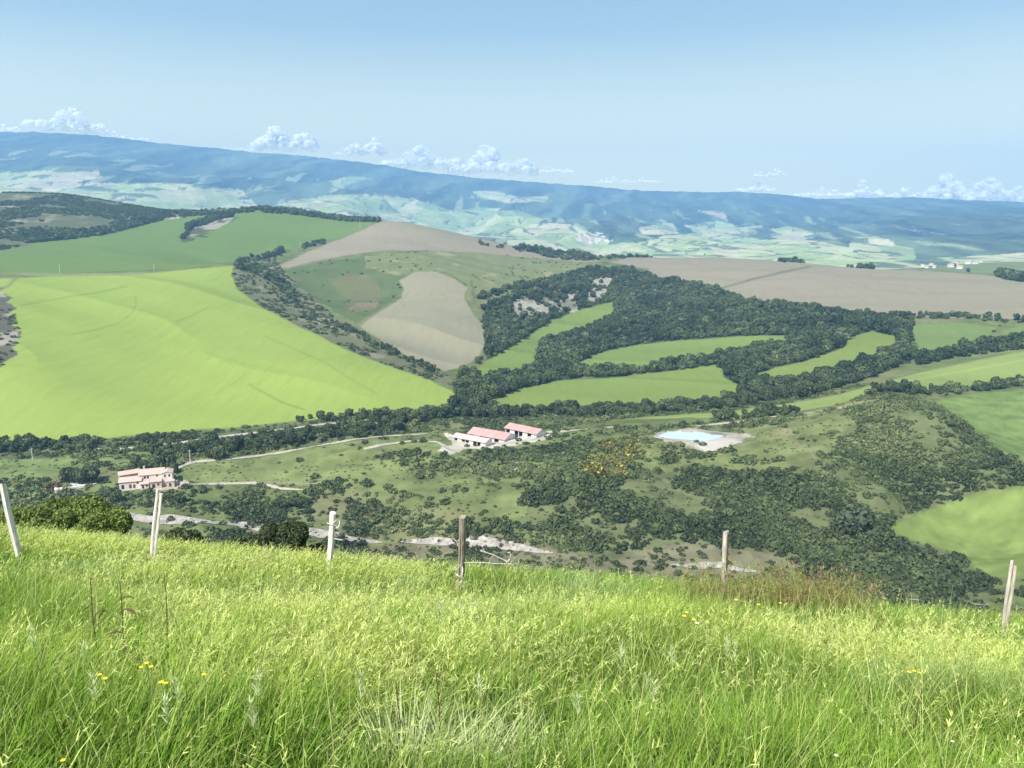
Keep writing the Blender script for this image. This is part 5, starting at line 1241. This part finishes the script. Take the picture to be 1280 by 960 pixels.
def tuft(px, py, n, ln, spread, col, label, seed, w=.007):
    b = root_at(px, py); g = np.random.default_rng(seed); A = Acc()
    base = np.c_[g.normal(scale=spread, size=n), g.normal(scale=spread, size=n), np.zeros(n)]; az = np.arctan2(base[:, 1], base[:, 0]) + g.normal(scale=.5, size=n)
    c = np.array(col) * g.uniform(.8, 1.2, (n, 1)); V, F, C, _ = ribbons(base, ln * g.uniform(.7, 1.2, n), w * g.uniform(.7, 1.2, n), az, .15 + 1.6 * np.hypot(base[:, 0], base[:, 1]) + g.uniform(0, .3, n), g.uniform(.5, 1.7, n), g.uniform(0, 6.28, n), c * .75, c, 7); A.add(V, F, C)
    o = A.build("grass_tuft", M_GRASS); o.location = b; tag(o, label, "grass tuft")
tuft(505, 1000, 900, .56, .15, (0.54, 0.63, 0.30), "large pale tuft of long arching blades at the bottom middle", 5, .009)
tuft(590, 1005, 560, .52, .12, (0.52, 0.61, 0.28), "smaller pale tuft at the right of the large bottom tuft", 6, .008)
tuft(668, 985, 260, .5, .10, (0.40, 0.48, 0.28), "bluish green tuft with crossed blades right of the bottom pale tufts", 7, .007)
tuft(1160, 985, 160, .5, .09, (0.36, 0.45, 0.15), "fresh green tuft at the bottom right with pale stems", 8, .006)

# silvery plumes
def plume(px, py, h, label, seed):
    b = root_top(px, py, h); g = np.random.default_rng(seed); A = Acc(); n = 42; dist = math.hypot(b[0], b[1])
    tip = np.array((.05 * g.normal(), .02 * g.normal(), h)); f = g.uniform(.80, 1, n); base = np.c_[tip[0] * f, tip[1] * f, h * f]
    c = np.array((0.70, 0.76, 0.46)) * g.uniform(.85, 1.15, (n, 1)); w = max(.0045, .0011 * dist)
    V, F, C, _ = ribbons(base, .07 * (1.5 - f * 1.1) + .015, w * g.uniform(.6, 1.2, n), g.uniform(0, 6.28, n), g.uniform(.15, .8, n), g.uniform(-.2, .7, n), g.uniform(0, 6.28, n), c, c * 1.1, 2); A.add(V, F, C)
    o = empty("grass_plume", b); tag(o, label, "grass plume", "silvery grass plumes in the meadow")
    A.build("plume", M_GRASS, o); MB().tube([(0, 0, -.05), (tip[0] * .6, tip[1] * .6, h * .6), tuple(tip)], [.004, .003, .0015], 5).build("stem", M_STEM, o)
PL = [(46, 764, .74, "uppermost silver plume at the far left of the meadow"), (105, 781, .7, "silver plume below the three dark stalks"), (119, 824, .66, "small silver plume just above the left yellow flowers"), (219, 850, .64, "low silver plume right of the left yellow flowers"), (234, 825, .66, "bright silver plume level with the left yellow flowers"),
      (303, 816, .72, "largest silver plume, left of the leafy weed"), (328, 855, .64, "silver plume touching the leafy weed"), (552, 729, .72, "left of the twin silver plumes below the wire ring post"), (568, 731, .72, "right of the twin silver plumes below the wire ring post"),
      (599, 726, .66, "silver plume below the broken wire"), (775, 784, .7, "tallest silver plume in the middle of the meadow"), (718, 850, .62, "silver plume above the crossed blue green blades"), (802, 822, .64, "left of two silver plumes in the lower middle of the meadow"), (819, 836, .62, "right of two silver plumes in the lower middle of the meadow"),
      (844, 786, .68, "silver plume left of the pale right hand cluster"), (915, 785, .7, "left plume of the pale cluster in the right meadow"), (929, 780, .72, "right plume of the pale cluster in the right meadow"), (608, 826, .68, "white plume with a bent stem right of the pale tuft"), (446, 823, .66, "cream plume above the left side of the pale tuft")]
for i, (a_, b_, h_, l_) in enumerate(PL): plume(a_, b_, h_, l_, 300 + i)

# flowers
def flower(px, py, h, rad, mat, label, seed, pet=9):
    h = .62 if py > 780 else .72; b = root_top(px, py, h)
    o = empty("meadow_flower", b); tag(o, label, "flower", "small flowers in the meadow")
    MB().tube([(0, 0, -.05), (.01, .01, h * .5), (0, 0, h)], .003, 5).build("stem", M_STEM, o)
    m = MB()
    for i in range(pet):
        an = 2 * math.pi * i / pet; c, s = math.cos(an), math.sin(an); w = rad * .42
        m.add([(0, 0, h), (rad * .6 * c - w * s * .6, rad * .6 * s + w * c * .6, h + rad * .25), (rad * c, rad * s, h + rad * .2), (rad * .6 * c + w * s * .6, rad * .6 * s - w * c * .6, h + rad * .25)], [(0, 1, 2, 3)])
    m.build("petals", mat, o)
    MB().tube([(0, 0, h - .004), (0, 0, h + rad * .18)], [rad * .25, rad * .18], 7).build("flower_center", M_YEL, o)
FL = [(133, 827, .022, 0, "yellow flower at the left end of the left yellow patch"), (126, 822, .02, 0, "yellow flower just above the left end of the left patch"), (184, 808, .024, 0, "uppermost yellow flower of the left yellow patch"), (178, 813, .02, 0, "yellow flower tucked under the uppermost left one"), (190, 812, .02, 0, "yellow flower right of the uppermost left one"),
      (203, 831, .024, 0, "lower left of the close yellow pair beside the left patch"), (209, 833, .02, 0, "lower right of the close yellow pair beside the left patch"), (256, 822, .020, 0, "lone yellow flower right of the left yellow patch"), (82, 929, .016, 0, "lone yellow flower near the bottom left corner"),
      (1063, 946, .022, 0, "bright yellow dandelion at the bottom right"), (1134, 818, .022, 0, "left flower of the yellow cluster in the right meadow"), (1141, 817, .022, 0, "middle flower of the yellow cluster in the right meadow"), (1148, 819, .02, 0, "right flower of the yellow cluster in the right meadow"),
      (1043, 922, .016, 1, "cream flower above left of the bottom dandelion"), (1041, 947, .014, 1, "cream flower left of the bottom dandelion"), (1068, 939, .014, 1, "cream flower just above the bottom dandelion"), (1083, 941, .016, 1, "cream flower right of the bottom dandelion"), (1045, 956, .014, 1, "lowest cream flower at the bottom right edge"), (1188, 904, .014, 1, "cream flower at the right above the pale stems"), (1105, 941, .014, 1, "cream flower furthest right beside the dandelion"),
      (855, 749, .03, 0, "left yellow flower before the reddish dry grass"), (858, 745, .028, 0, "upper yellow flower before the reddish dry grass"), (867, 754, .03, 0, "lower yellow flower before the reddish dry grass"), (871, 758, .028, 1, "cream flower before the reddish dry grass"),
      (920, 729, .03, 0, "left orange yellow flower on top of the reddish grass"), (948, 735, .03, 0, "middle orange yellow flower on top of the reddish grass"), (975, 733, .03, 0, "right orange yellow flower on top of the reddish grass")]
for i, (a_, b_, r_, k_, l_) in enumerate(FL): flower(a_, b_, .4, r_ * .62, M_WPET if k_ else M_YEL, l_, i)
